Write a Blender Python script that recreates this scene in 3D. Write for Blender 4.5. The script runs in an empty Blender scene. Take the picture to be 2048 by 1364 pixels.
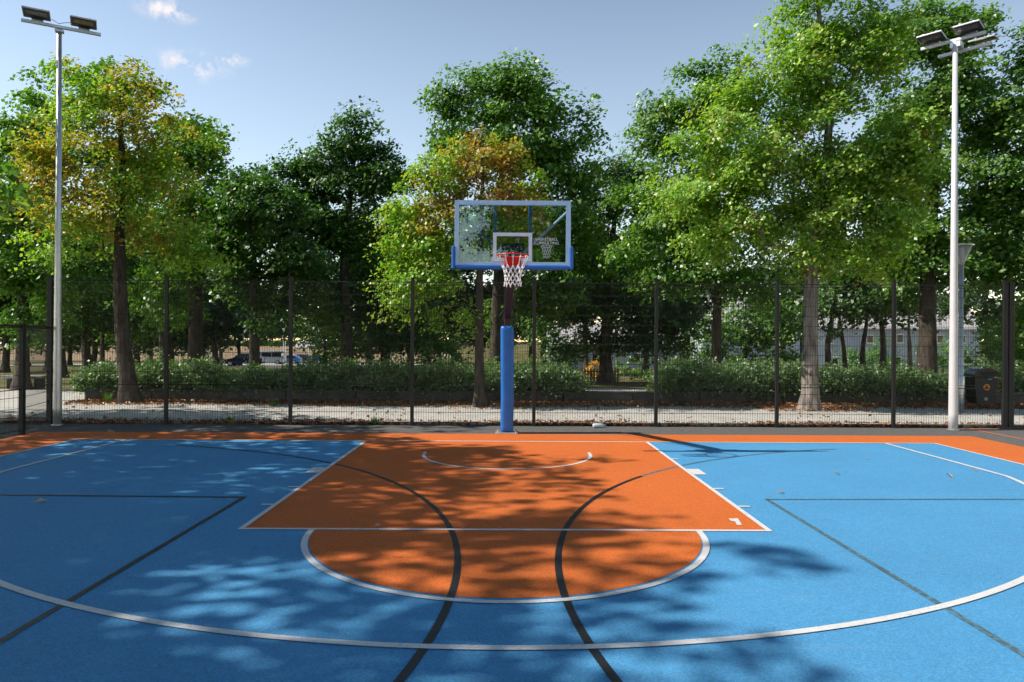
import bpy, math, random
import numpy as np
from mathutils import Matrix, Vector

scene = bpy.context.scene
R = math.radians

# ---------------------------------------------------------------- camera
CAM = np.array([0.008, -12.2, 1.746]); FPX = 1410.0; YAW = R(.348); ROLL = R(.32)
cd = bpy.data.cameras.new('camera'); cam = bpy.data.objects.new('camera', cd); scene.collection.objects.link(cam)
cd.sensor_width = 36.0; cd.lens = 36.0 * FPX / 2048.0; cd.clip_end = 4000; cd.clip_start = .05
cam.matrix_world = Matrix.Translation(Vector(CAM)) @ Matrix.Rotation(-YAW, 4, 'Z') @ Matrix.Rotation(R(90), 4, 'X') @ Matrix.Rotation(ROLL, 4, 'Z')
scene.camera = cam

# ---------------------------------------------------------------- sky and sun
SUN_EL = R(43.3); SUN_DIR = np.array([-1.0, -.06, .943]); SUN_DIR /= np.linalg.norm(SUN_DIR)
w = bpy.data.worlds.new('World'); scene.world = w; w.use_nodes = True
wn = w.node_tree.nodes; wl = w.node_tree.links; wn.clear()
sky = wn.new('ShaderNodeTexSky'); sky.sky_type = 'NISHITA'; sky.sun_disc = False
sky.sun_elevation = SUN_EL; sky.sun_rotation = math.atan2(SUN_DIR[0], SUN_DIR[1]); sky.altitude = 50
sky.air_density = 1.0; sky.dust_density = .05; sky.ozone_density = 1.0
bg = wn.new('ShaderNodeBackground'); bg.inputs[1].default_value = .074
wo = wn.new('ShaderNodeOutputWorld')
wl.new(bg.outputs[0], wo.inputs[0])

sd = bpy.data.lights.new('sun', 'SUN'); sd.energy = 5.0; sd.angle = R(.53); sd.color = (1.0, .93, .82)
sun = bpy.data.objects.new('sun', sd); scene.collection.objects.link(sun)
sun.rotation_euler = Vector(SUN_DIR).to_track_quat('Z', 'Y').to_euler(); sun.location = (-20, -2, 30)

vs = scene.view_settings
vs.view_transform = 'Standard'; vs.look = 'None'; vs.gamma = 1.0; vs.exposure = 0.3; vs.use_curve_mapping = False
scene.render.engine = 'CYCLES'
scene.cycles.max_bounces = 4; scene.cycles.transparent_max_bounces = 12
scene.cycles.diffuse_bounces = 2; scene.cycles.glossy_bounces = 2; scene.cycles.transmission_bounces = 2
scene.cycles.use_denoising = True; scene.cycles.use_adaptive_sampling = True; scene.cycles.adaptive_threshold = .04
scene.cycles.caustics_reflective = False; scene.cycles.caustics_refractive = False

# ---------------------------------------------------------------- helpers
def ray(px, py):
    u = (px - 1024) / FPX; v = (py - 682) / FPX
    c, s = math.cos(-ROLL), math.sin(-ROLL); u, v = u * c - v * s, u * s + v * c
    return np.array([u * math.cos(YAW) + math.sin(YAW), -u * math.sin(YAW) + math.cos(YAW), -v])
def P(px, py, d): return CAM + d * ray(px, py)
def G(px, py, z=0.0):
    r = ray(px, py); return CAM + (z - CAM[2]) / r[2] * r
def terrain(y):
    """level park ground, then a slope down to the car park, then a bank"""
    return float(np.interp(y, [-400, 14, 70, 118, 142, 160, 182, 3000], [0, 0, -1.32, -2.6, -3.1, -3.1, -.1, 0.4]))

coll = scene.collection
def link(o, parent=None):
    coll.objects.link(o)
    if parent: o.parent = parent
    return o
def tag(o, label=None, cat=None, group=None, kind=None):
    if label: o['label'] = label
    if cat: o['category'] = cat
    if group: o['group'] = group
    if kind: o['kind'] = kind
    return o
def thing(name, label, cat, loc=(0, 0, 0), rz=0.0, group=None):
    o = bpy.data.objects.new(name, None); o.location = loc; o.rotation_euler = (0, 0, rz); o.empty_display_size = .2
    link(o); return tag(o, label, cat, group)
def copy_tree(o, parent=None):
    c = o.copy(); link(c, parent)
    for ch in list(o.children): copy_tree(ch, c)
    return c

class MB:
    def __init__(s): s.v = []; s.f = []
    def add(s, vs_, fs):
        n = len(s.v); s.v += [tuple(map(float, a)) for a in vs_]; s.f += [tuple(i + n for i in f) for f in fs]; return s
    def box(s, c, size, M=None, bev=0.0):
        x, y, z = [a / 2 for a in size]
        if bev:
            b = min(bev, x * .9, y * .9, z * .9)
            # chamfered box: three rectangles per corner set
            vs_ = []
            for sx in (-1, 1):
                for sy in (-1, 1):
                    for sz in (-1, 1):
                        vs_ += [(sx * x, sy * (y - b), sz * (z - b)), (sx * (x - b), sy * y, sz * (z - b)), (sx * (x - b), sy * (y - b), sz * z)]
            def k(ix, iy, iz, a): return ((ix * 2 + iy) * 2 + iz) * 3 + a
            fs = [(k(i, 0, 0, 0), k(i, 1, 0, 0), k(i, 1, 1, 0), k(i, 0, 1, 0)) if i else (k(i, 0, 1, 0), k(i, 1, 1, 0), k(i, 1, 0, 0), k(i, 0, 0, 0)) for i in (0, 1)]
            fs += [(k(0, i, 0, 1), k(1, i, 0, 1), k(1, i, 1, 1), k(0, i, 1, 1)) if not i else (k(0, i, 1, 1), k(1, i, 1, 1), k(1, i, 0, 1), k(0, i, 0, 1)) for i in (0, 1)]
            fs += [(k(0, 0, i, 2), k(1, 0, i, 2), k(1, 1, i, 2), k(0, 1, i, 2)) if i else (k(0, 1, i, 2), k(1, 1, i, 2), k(1, 0, i, 2), k(0, 0, i, 2)) for i in (0, 1)]
            for i in (0, 1):
                for j in (0, 1):
                    fs.append((k(i, j, 0, 0), k(i, j, 1, 0), k(i, j, 1, 1), k(i, j, 0, 1)))
                    fs.append((k(i, 0, j, 0), k(i, 1, j, 0), k(i, 1, j, 2), k(i, 0, j, 2)))
                    fs.append((k(0, i, j, 1), k(1, i, j, 1), k(1, i, j, 2), k(0, i, j, 2)))
                    for l in (0, 1): fs.append((k(i, j, l, 0), k(i, j, l, 1), k(i, j, l, 2)))
        else:
            vs_ = [(-x, -y, -z), (x, -y, -z), (x, y, -z), (-x, y, -z), (-x, -y, z), (x, -y, z), (x, y, z), (-x, y, z)]
            fs = [(0, 3, 2, 1), (4, 5, 6, 7), (0, 1, 5, 4), (1, 2, 6, 5), (2, 3, 7, 6), (3, 0, 4, 7)]
        vs_ = [Vector(a) for a in vs_]
        if M is not None: vs_ = [M @ a for a in vs_]
        vs_ = [a + Vector(c) for a in vs_]
        return s.add(vs_, fs)
    def tube(s, pts, rad, n=8, caps=True, close=False):
        pts = [Vector(p) for p in pts]; m = len(pts); rs = rad if hasattr(rad, '__len__') else [rad] * m
        vs_ = []; up = None
        for i, p in enumerate(pts):
            a = pts[(i - 1) % m] if (i or close) else p; b = pts[(i + 1) % m] if (i < m - 1 or close) else p
            t = (b - a).normalized()
            if up is None or abs(up.dot(t)) > .95:
                up = Vector((0, 0, 1)) if abs(t.z) < .9 else Vector((1, 0, 0))
            x = up.cross(t).normalized(); y = t.cross(x); up = y
            for j in range(n):
                q = 2 * math.pi * j / n; vs_.append(p + (x * math.cos(q) + y * math.sin(q)) * rs[i])
        fs = []
        for i in range(m if close else m - 1):
            k = (i + 1) % m
            for j in range(n): fs.append((i * n + j, i * n + (j + 1) % n, k * n + (j + 1) % n, k * n + j))
        if caps and not close:
            fs.append(tuple(range(n))[::-1]); fs.append(tuple((m - 1) * n + j for j in range(n)))
        return s.add(vs_, fs)
    def prism(s, poly, axis, a, b):
        """poly of 2D points extruded along axis ('x','y','z') from a to b"""
        def mk(p, t): return (t, p[0], p[1]) if axis == 'x' else ((p[0], t, p[1]) if axis == 'y' else (p[0], p[1], t))
        n = len(poly)
        vs_ = [mk(p, a) for p in poly] + [mk(p, b) for p in poly]
        fs = [tuple(range(n))[::-1], tuple(range(n, 2 * n))] + [(i, (i + 1) % n, (i + 1) % n + n, i + n) for i in range(n)]
        return s.add(vs_, fs)
    def build(s, name, mat, parent=None, smooth=False):
        me = bpy.data.meshes.new(name); me.from_pydata(s.v, [], s.f)
        import bmesh
        bm = bmesh.new(); bm.from_mesh(me); bmesh.ops.recalc_face_normals(bm, faces=bm.faces); bm.to_mesh(me); bm.free()
        if smooth:
            me.polygons.foreach_set('use_smooth', [True] * len(me.polygons))
        me.materials.append(mat)
        return link(bpy.data.objects.new(name, me), parent)

def big_mesh(name, V, F, mat, parent=None, col=None, smooth=False):
    """V (n,3), F (m,3 or 4) numpy arrays"""
    me = bpy.data.meshes.new(name); k = F.shape[1]
    me.vertices.add(len(V)); me.vertices.foreach_set('co', np.ascontiguousarray(V, dtype=np.float32).ravel())
    me.loops.add(F.size); me.loops.foreach_set('vertex_index', np.ascontiguousarray(F, dtype=np.int32).ravel())
    me.polygons.add(len(F)); me.polygons.foreach_set('loop_start', np.arange(0, F.size, k, dtype=np.int32))
    if smooth: me.polygons.foreach_set('use_smooth', np.ones(len(F), dtype=bool))
    if col is not None:
        at = me.color_attributes.new('leaf_colour', 'FLOAT_COLOR', 'POINT')
        c4 = np.ones((len(V), 4), dtype=np.float32); c4[:, :3] = col; at.data.foreach_set('color', c4.ravel())
    me.update(calc_edges=True); me.materials.append(mat)
    return link(bpy.data.objects.new(name, me), parent)

# ---------------------------------------------------------------- materials
def mat_new(name):
    m = bpy.data.materials.new(name); m.use_nodes = True; n = m.node_tree.nodes; n.clear()
    o = n.new('ShaderNodeOutputMaterial'); b = n.new('ShaderNodeBsdfPrincipled'); m.node_tree.links.new(b.outputs[0], o.inputs[0])
    return m, n, m.node_tree.links, b, o
def plain(name, col, rough=.6, metal=0.0, var=.12, scale=6.0, bump=0.0, bscale=80.0, spec=.5, coord='Object'):
    m, n, l, b, o = mat_new(name)
    b.inputs['Roughness'].default_value = rough; b.inputs['Metallic'].default_value = metal; b.inputs['Specular IOR Level'].default_value = spec
    tc = n.new('ShaderNodeTexCoord'); nz = n.new('ShaderNodeTexNoise'); nz.inputs['Scale'].default_value = scale; nz.inputs['Detail'].default_value = 5
    l.new(tc.outputs[coord], nz.inputs['Vector'])
    cr = n.new('ShaderNodeValToRGB'); e = cr.color_ramp.elements
    e[0].position = .3; e[1].position = .7
    e[0].color = tuple(c * (1 - var) for c in col) + (1,); e[1].color = tuple(min(1, c * (1 + var)) for c in col) + (1,)
    l.new(nz.outputs[0], cr.inputs[0]); l.new(cr.outputs[0], b.inputs['Base Color'])
    if bump:
        n2 = n.new('ShaderNodeTexNoise'); n2.inputs['Scale'].default_value = bscale; n2.inputs['Detail'].default_value = 3
        l.new(tc.outputs[coord], n2.inputs['Vector'])
        bp = n.new('ShaderNodeBump'); bp.inputs['Strength'].default_value = bump; bp.inputs['Distance'].default_value = .01
        l.new(n2.outputs[0], bp.inputs['Height']); l.new(bp.outputs[0], b.inputs['Normal'])
    return m
def rubber(name, col, rough=.8, grain=.45, worn_sunlit=0.0, worn_sunlit_col=(.5, .5, .5)):
    """EPDM granule court surface: granule speckle, slow blotches, fine relief"""
    m, n, l, b, o = mat_new(name); b.inputs['Roughness'].default_value = rough; b.inputs['Specular IOR Level'].default_value = .35
    tc = n.new('ShaderNodeTexCoord')
    g = n.new('ShaderNodeTexVoronoi'); g.inputs['Scale'].default_value = 130; l.new(tc.outputs['Object'], g.inputs['Vector'])
    blot = n.new('ShaderNodeTexNoise'); blot.inputs['Scale'].default_value = .7; blot.inputs['Detail'].default_value = 6; blot.inputs['Roughness'].default_value = .65
    l.new(tc.outputs['Object'], blot.inputs['Vector'])
    fine = n.new('ShaderNodeTexNoise'); fine.inputs['Scale'].default_value = 55; fine.inputs['Detail'].default_value = 4
    l.new(tc.outputs['Object'], fine.inputs['Vector'])
    sep = n.new('ShaderNodeSeparateColor'); l.new(g.outputs['Color'], sep.inputs[0])
    ma = n.new('ShaderNodeMath'); ma.operation = 'MULTIPLY_ADD'; l.new(sep.outputs[0], ma.inputs[0]); ma.inputs[1].default_value = grain; ma.inputs[2].default_value = 1 - grain / 2 - .22
    mb = n.new('ShaderNodeMath'); mb.operation = 'MULTIPLY_ADD'; l.new(blot.outputs[0], mb.inputs[0]); mb.inputs[1].default_value = .3; l.new(ma.outputs[0], mb.inputs[2])
    mc = n.new('ShaderNodeMath'); mc.operation = 'MULTIPLY_ADD'; l.new(fine.outputs[0], mc.inputs[0]); mc.inputs[1].default_value = .14; l.new(mb.outputs[0], mc.inputs[2])
    mx = n.new('ShaderNodeVectorMath'); mx.operation = 'SCALE'; mx.inputs[0].default_value = col; l.new(mc.outputs[0], mx.inputs['Scale'])
    out = mx.outputs[0]
    mp = n.new('ShaderNodeMapping'); mp.inputs['Scale'].default_value = (1.3, 7, 1); mp.inputs['Rotation'].default_value = (0, 0, .5); l.new(tc.outputs['Object'], mp.inputs[0])
    sc = n.new('ShaderNodeTexNoise'); sc.inputs['Scale'].default_value = 1.6; sc.inputs['Detail'].default_value = 7; sc.inputs['Roughness'].default_value = .72; l.new(mp.outputs[0], sc.inputs['Vector'])
    sr = n.new('ShaderNodeMapRange'); l.new(sc.outputs[0], sr.inputs[0])
    for i_, v_ in ((1, .54), (2, .80), (3, 0.0), (4, .38)): sr.inputs[i_].default_value = v_
    dm = n.new('ShaderNodeMix'); dm.data_type = 'RGBA'; l.new(sr.outputs[0], dm.inputs[0]); l.new(out, dm.inputs[6]); dm.inputs[7].default_value = tuple(c * .55 + .16 for c in col) + (1,)
    out = dm.outputs[2]
    if worn_sunlit:
        wz = n.new('ShaderNodeTexNoise'); wz.inputs['Scale'].default_value = 34; wz.inputs['Detail'].default_value = 6; l.new(tc.outputs['Object'], wz.inputs['Vector'])
        rp = n.new('ShaderNodeValToRGB'); rp.color_ramp.elements[0].position = .62 - worn_sunlit * .3; rp.color_ramp.elements[1].position = .72 - worn_sunlit * .2; l.new(wz.outputs[0], rp.inputs[0])
        mi = n.new('ShaderNodeMix'); mi.data_type = 'RGBA'; l.new(rp.outputs[0], mi.inputs[0]); l.new(out, mi.inputs[6]); mi.inputs[7].default_value = tuple(worn_sunlit_col) + (1,)
        out = mi.outputs[2]
    l.new(out, b.inputs['Base Color'])
    bp = n.new('ShaderNodeBump'); bp.inputs['Strength'].default_value = .35; bp.inputs['Distance'].default_value = .004
    l.new(g.outputs['Distance'], bp.inputs['Height']); l.new(bp.outputs[0], b.inputs['Normal'])
    return m
def leaf_mat(name, transl=.48, tint=(1.17, 1.26, .5)):
    m, n, l, b, o = mat_new(name); n.remove(b)
    at = n.new('ShaderNodeAttribute'); at.attribute_name = 'leaf_colour'
    df = n.new('ShaderNodeBsdfDiffuse'); l.new(at.outputs['Color'], df.inputs[0])
    tr = n.new('ShaderNodeBsdfTranslucent')
    mv = n.new('ShaderNodeVectorMath'); mv.operation = 'MULTIPLY'; l.new(at.outputs['Color'], mv.inputs[0]); mv.inputs[1].default_value = tint
    l.new(mv.outputs[0], tr.inputs[0])
    mx = n.new('ShaderNodeMixShader'); mx.inputs[0].default_value = transl
    l.new(df.outputs[0], mx.inputs[1]); l.new(tr.outputs[0], mx.inputs[2])
    gl = n.new('ShaderNodeBsdfGlossy'); gl.inputs['Roughness'].default_value = .42; gl.inputs[0].default_value = (.9, .95, .9, 1)
    m2 = n.new('ShaderNodeMixShader'); m2.inputs[0].default_value = .05; l.new(mx.outputs[0], m2.inputs[1]); l.new(gl.outputs[0], m2.inputs[2]); l.new(m2.outputs[0], o.inputs[0])
    return m
def bark_mat(name, c0, c1, scale=9):
    m, n, l, b, o = mat_new(name); b.inputs['Roughness'].default_value = .9; b.inputs['Specular IOR Level'].default_value = .2
    tc = n.new('ShaderNodeTexCoord'); mp = n.new('ShaderNodeMapping'); mp.inputs['Scale'].default_value = (1, 1, .22)
    l.new(tc.outputs['Object'], mp.inputs[0])
    nz = n.new('ShaderNodeTexNoise'); nz.inputs['Scale'].default_value = scale; nz.inputs['Detail'].default_value = 8; nz.inputs['Roughness'].default_value = .7
    l.new(mp.outputs[0], nz.inputs['Vector'])
    cr = n.new('ShaderNodeValToRGB'); cr.color_ramp.elements[0].position = .36; cr.color_ramp.elements[1].position = .64
    cr.color_ramp.elements[0].color = c0 + (1,); cr.color_ramp.elements[1].color = c1 + (1,)
    l.new(nz.outputs[0], cr.inputs[0]); l.new(cr.outputs[0], b.inputs['Base Color'])
    bp = n.new('ShaderNodeBump'); bp.inputs['Strength'].default_value = .8; bp.inputs['Distance'].default_value = .03
    l.new(nz.outputs[0], bp.inputs['Height']); l.new(bp.outputs[0], b.inputs['Normal'])
    return m
def ground_mat(name, stops, scale, detail=8, rough=.95, bump=.4, bscale=40, scale2=None):
    m, n, l, b, o = mat_new(name); b.inputs['Roughness'].default_value = rough; b.inputs['Specular IOR Level'].default_value = .2
    tc = n.new('ShaderNodeTexCoord'); nz = n.new('ShaderNodeTexNoise'); nz.inputs['Scale'].default_value = scale; nz.inputs['Detail'].default_value = detail; nz.inputs['Roughness'].default_value = .68
    l.new(tc.outputs['Object'], nz.inputs['Vector'])
    cr = n.new('ShaderNodeValToRGB')
    while len(cr.color_ramp.elements) < len(stops): cr.color_ramp.elements.new(.5)
    for e, (p, c) in zip(cr.color_ramp.elements, stops): e.position = p; e.color = tuple(c) + (1,)
    l.new(nz.outputs[0], cr.inputs[0]); l.new(cr.outputs[0], b.inputs['Base Color'])
    n2 = n.new('ShaderNodeTexNoise'); n2.inputs['Scale'].default_value = bscale; n2.inputs['Detail'].default_value = 4; l.new(tc.outputs['Object'], n2.inputs['Vector'])
    bp = n.new('ShaderNodeBump'); bp.inputs['Strength'].default_value = bump; bp.inputs['Distance'].default_value = .02
    l.new(n2.outputs[0], bp.inputs['Height']); l.new(bp.outputs[0], b.inputs['Normal'])
    return m

M = {}
M['blue'] = rubber('blue_court', (.070, .288, .545))
M['orange'] = rubber('orange_court', (.58, .132, .022))
M['white_line'] = rubber('white_line_paint', (.66, .66, .67), .6, .12, worn_sunlit=.12, worn_sunlit_col=(.42, .5, .56))
M['black_line'] = rubber('black_line_paint', (.018, .018, .022), .42, .3)
M['sunlit_line'] = rubber('sunlit_dark_line_paint', (.07, .12, .15), .5, .3, worn_sunlit=.55, worn_sunlit_col=(.1, .24, .33))  # black line paint on the sunny side: its paler sunlit look put into the colour
M['orange_line'] = rubber('orange_line_paint', (.62, .16, .06), .6, .1)
M['asphalt'] = ground_mat('asphalt', [(.3, (.10, .098, .095)), (.55, (.135, .13, .127)), (.75, (.17, .165, .16))], 9, bump=.5, bscale=180)
M['path'] = ground_mat('pale_path', [(.25, (.32, .30, .28)), (.5, (.46, .44, .41)), (.72, (.54, .52, .49))], 1.7, bump=.35, bscale=120)
M['soil'] = ground_mat('park_ground', [(.3, (.035, .04, .014)), (.48, (.10, .095, .03)), (.6, (.17, .14, .055)), (.75, (.22, .18, .075))], .35, bump=.8, bscale=14)
M['gravel'] = ground_mat('car_park_gravel', [(.3, (.30, .28, .26)), (.7, (.42, .40, .37))], .8)
M['bank'] = ground_mat('dry_bank', [(.3, (.20, .14, .085)), (.7, (.30, .215, .125))], .12)
M['leaf'] = leaf_mat('leaf')
M['litter'] = leaf_mat('dead_leaf', .12, (1, 1, 1))
M['bark'] = bark_mat('bark', (.035, .028, .022), (.11, .09, .075))
M['bark_pale'] = bark_mat('pale_bark', (.07, .06, .052), (.36, .32, .285), 7)
M['black'] = plain('black_powder_coat', (.012, .012, .013), .5, var=.1)
M['galv'] = plain('galvanised_steel', (.62, .64, .66), .38, .75, var=.08, scale=4)
M['galv_white'] = plain('pale_grey_pole', (.66, .66, .68), .45, .15, var=.05, scale=3)
M['pad'] = plain('blue_vinyl_pad', (.012, .14, .52), .42, var=.08, scale=5, bump=.15, bscale=9)
M['frame_blue'] = plain('pale_blue_frame', (.46, .66, .93), .4, var=.04)
M['bar_blue'] = plain('blue_steel', (.03, .15, .36), .45, var=.06)
M['dark_steel'] = plain('dark_steel', (.02, .025, .035), .5, var=.1)
M['boom'] = plain('dark_red_steel', (.022, .009, .008), .5, var=.15)
M['rim'] = plain('red_rim', (.68, .02, .018), .35, var=.05)
M['net'] = plain('white_net', (.82, .81, .84), .8, var=.04)
M['print'] = plain('white_print', (.72, .76, .92), .5, var=.02)
M['concrete'] = plain('concrete', (.40, .385, .36), .9, var=.18, scale=3, bump=.4, bscale=60)
M['wall_dark'] = plain('dark_wall', (.075, .07, .065), .9, var=.35, scale=2.5, bump=.6, bscale=30)
M['lens'] = plain('lamp_lens', (.10, .10, .095), .2, var=.25, scale=30)
M['lamp_body'] = plain('lamp_body', (.022, .022, .024), .4, var=.1)
M['glass_dark'] = plain('dark_window_glass', (.01, .013, .016), .12, var=.2, scale=1)
M['tyre'] = plain('tyre', (.015, .015, .015), .8)
M['alloy'] = plain('alloy', (.5, .5, .52), .35, .6)
def glass_pane():
    m, n, l, b, o = mat_new('backboard_glass'); n.remove(b)
    t = n.new('ShaderNodeBsdfTransparent'); t.inputs[0].default_value = (.86, .93, .95, 1)
    g = n.new('ShaderNodeBsdfGlossy'); g.inputs['Roughness'].default_value = .01; g.inputs[0].default_value = (.9, .96, 1, 1)
    fr = n.new('ShaderNodeFresnel'); fr.inputs[0].default_value = 1.52
    ad = n.new('ShaderNodeMath'); ad.operation = 'ADD'; ad.inputs[1].default_value = .05; l.new(fr.outputs[0], ad.inputs[0])
    mx = n.new('ShaderNodeMixShader'); l.new(ad.outputs[0], mx.inputs[0]); l.new(t.outputs[0], mx.inputs[1]); l.new(g.outputs[0], mx.inputs[2]); l.new(mx.outputs[0], o.inputs[0])
    return m
M['pane'] = glass_pane()

# clouds: thin wisps low over the trees on the left, part of the sky itself
tcw = wn.new('ShaderNodeTexCoord')
cf = ray(360, 90); cf /= np.linalg.norm(cf); cr_ = np.cross(cf, (0, 0, 1.0)); cr_ /= np.linalg.norm(cr_); cu_ = np.cross(cr_, cf)
def wdot(v):
    d_ = wn.new('ShaderNodeVectorMath'); d_.operation = 'DOT_PRODUCT'; wl.new(tcw.outputs['Generated'], d_.inputs[0]); d_.inputs[1].default_value = tuple(v); return d_.outputs['Value']
cc_ = wn.new('ShaderNodeCombineXYZ'); wl.new(wdot(cr_), cc_.inputs[0]); wl.new(wdot(cu_), cc_.inputs[1])
cfr = wn.new('ShaderNodeMath'); cfr.operation = 'GREATER_THAN'; cfr.inputs[1].default_value = .5; wl.new(wdot(cf), cfr.inputs[0])
cm = None
for (px, py, rx, ry) in ((382, 130, 46, 20), (334, 20, 38, 15), (460, 118, 24, 10), (300, 134, 12, 6)):
    q_ = ray(px, py); q_ /= np.linalg.norm(q_)
    a_ = wn.new('ShaderNodeVectorMath'); a_.operation = 'SUBTRACT'; wl.new(cc_.outputs[0], a_.inputs[0]); a_.inputs[1].default_value = (float(q_ @ cr_), float(q_ @ cu_), 0)
    b_ = wn.new('ShaderNodeVectorMath'); b_.operation = 'MULTIPLY'; wl.new(a_.outputs[0], b_.inputs[0]); b_.inputs[1].default_value = (FPX / rx, FPX / ry, 0)
    c_ = wn.new('ShaderNodeVectorMath'); c_.operation = 'LENGTH'; wl.new(b_.outputs[0], c_.inputs[0])
    if cm is None: cm = c_.outputs['Value']
    else:
        m_ = wn.new('ShaderNodeMath'); m_.operation = 'MINIMUM'; wl.new(cm, m_.inputs[0]); wl.new(c_.outputs['Value'], m_.inputs[1]); cm = m_.outputs[0]
cmr = wn.new('ShaderNodeMapRange'); cmr.interpolation_type = 'SMOOTHSTEP'; wl.new(cm, cmr.inputs[0])
for i_, v_ in ((1, .1), (2, 1.7), (3, 1.0), (4, 0.0)): cmr.inputs[i_].default_value = v_
cmf = wn.new('ShaderNodeMath'); cmf.operation = 'MULTIPLY'; wl.new(cmr.outputs[0], cmf.inputs[0]); wl.new(cfr.outputs[0], cmf.inputs[1]); cm = cmf.outputs[0]
cn = wn.new('ShaderNodeTexNoise'); cn.inputs['Scale'].default_value = 42; cn.inputs['Detail'].default_value = 4; cn.inputs['Roughness'].default_value = .62
wl.new(tcw.outputs['Generated'], cn.inputs['Vector'])
ca = wn.new('ShaderNodeMath'); ca.operation = 'MULTIPLY_ADD'; wl.new(cn.outputs[0], ca.inputs[0]); ca.inputs[1].default_value = 3.0; ca.inputs[2].default_value = -1.3
cb = wn.new('ShaderNodeMath'); cb.operation = 'MULTIPLY'; cb.use_clamp = True; wl.new(ca.outputs[0], cb.inputs[0])
cs = wn.new('ShaderNodeMath'); cs.operation = 'MULTIPLY'; cs.inputs[1].default_value = 1.9; wl.new(cm, cs.inputs[0]); wl.new(cs.outputs[0], cb.inputs[1])
cmix = wn.new('ShaderNodeMix'); cmix.data_type = 'RGBA'; cmix.inputs[7].default_value = (11, 10.4, 10.6, 1)
wl.new(cb.outputs[0], cmix.inputs[0]); # hazy summer air: the sky pales evenly towards the horizon all round
hz = wn.new('ShaderNodeSeparateXYZ'); wl.new(tcw.outputs['Generated'], hz.inputs[0])
hm = wn.new('ShaderNodeMapRange'); hm.interpolation_type = 'SMOOTHSTEP'; wl.new(hz.outputs[2], hm.inputs[0])
for i_, v_ in ((1, .28), (2, .85), (3, 1.0), (4, 0.0)): hm.inputs[i_].default_value = v_
hc = wn.new('ShaderNodeMix'); hc.data_type = 'RGBA'; wl.new(hm.outputs[0], hc.inputs[0]); hc.inputs[6].default_value = (1, 1, 1, 1); hc.inputs[7].default_value = (2.95, 2.5, 2.1, 1)
hk = wn.new('ShaderNodeVectorMath'); hk.operation = 'MULTIPLY'; wl.new(sky.outputs[0], hk.inputs[0]); wl.new(hc.outputs[2], hk.inputs[1])
wl.new(hk.outputs[0], cmix.inputs[6]); wl.new(cmix.outputs[2], bg.inputs[0])

# ---------------------------------------------------------------- ground, paths, court
def sheet(name, mat, polys, z, kind='structure'):
    mb = MB()
    for p in polys: mb.add([(a[0], a[1], z) for a in p], [tuple(range(len(p)))])
    me = bpy.data.meshes.new(name); me.from_pydata(mb.v, [], mb.f); me.materials.append(mat)
    o = link(bpy.data.objects.new(name, me)); o['kind'] = kind; return o
def rect(x0, x1, y0, y1): return [(x0, y0), (x1, y0), (x1, y1), (x0, y1)]
def strip(pts, wd, closed=False):
    """ribbon along 2D points"""
    pts = [np.array(p[:2], float) for p in pts]; L = []; Rr = []
    for i, p in enumerate(pts):
        a = pts[max(0, i - 1)]; b = pts[min(len(pts) - 1, i + 1)]; t = b - a; t /= np.linalg.norm(t); nn = np.array([-t[1], t[0]]) * wd / 2
        L.append(p + nn); Rr.append(p - nn)
    return [[Rr[i], Rr[i + 1], L[i + 1], L[i]] for i in range(len(pts) - 1)]
def arc(cx, cy, r, a0, a1, n=64): return [(cx + r * math.cos(R(a0 + (a1 - a0) * i / n)), cy + r * math.sin(R(a0 + (a1 - a0) * i / n))) for i in range(n + 1)]

ys = [-120, -40, 14, 20, 30, 45, 60, 75, 95, 118, 130, 142, 160, 170, 182, 260, 600, 1800]
xs = [-1500, -400, -150, -60, -25, 0, 25, 60, 150, 400, 1500]
gv = [(x, y, terrain(y) - .02) for y in ys for x in xs]; nx = len(xs)
gf = [(j * nx + i, j * nx + i + 1, (j + 1) * nx + i + 1, (j + 1) * nx + i) for j in range(len(ys) - 1) for i in range(nx - 1)]
me = bpy.data.meshes.new('ground'); me.from_pydata(gv, [], gf); me.materials.append(M['soil']); g_o = link(bpy.data.objects.new('ground', me)); g_o['kind'] = 'structure'

def drape(name, mat, x0, x1, y0, y1, off):
    yy = sorted(set([y0, y1] + [y for y in ys if y0 < y < y1])); v = []; f = []
    for y in yy: v += [(x0, y, terrain(y) + off), (x1, y, terrain(y) + off)]
    for i in range(len(yy) - 1): f.append((2 * i, 2 * i + 1, 2 * i + 3, 2 * i + 2))
    me = bpy.data.meshes.new(name); me.from_pydata(v, [], f); me.materials.append(mat); o = link(bpy.data.objects.new(name, me)); o['kind'] = 'structure'; return o

sheet('path', M['path'], [rect(-60, 60, 2.55, 6.9), rect(-60, -12.1, 6.9, 11.9)], .004)
sheet('path', M['path'], [rect(-12.1, 60, 12.4, 14.0)], .003)
drape('car_park', M['gravel'], -60, -12, 60, 118, .012)
drape('bank', M['bank'], -160, -14, 143, 185, .02)
sheet('asphalt', M['asphalt'], [rect(-30, 40, -40, 2.45)], .005)
kerb = bpy.data.objects.new('kerb', None); link(kerb); kerb['kind'] = 'structure'   # kerb along the fence foot
rngk = random.Random(31)
for i in range(24): MB().box((-24 + i * 2.0, 2.5 + rngk.uniform(-.006, .006), .02 + rngk.uniform(-.004, .004)), (1.985, .09, .07), None, .008).build('kerb_stone', M['concrete'], kerb)
XS = 7.45; XO = 8.72; YO = 1.0
sheet('court_surround', M['orange'], [rect(-XO, XO, -30, YO)], .0075)
sheet('court_surface', M['blue'], [rect(-XS, XS, -30, 0)], .0095)
FT = -5.7; CR = 1.745
sheet('court_key', M['orange'], [rect(-2.45, 2.45, FT, 0), [(-CR, FT)] + arc(0, FT, CR, 180, 360, 64)[1:]], .0115)
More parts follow.
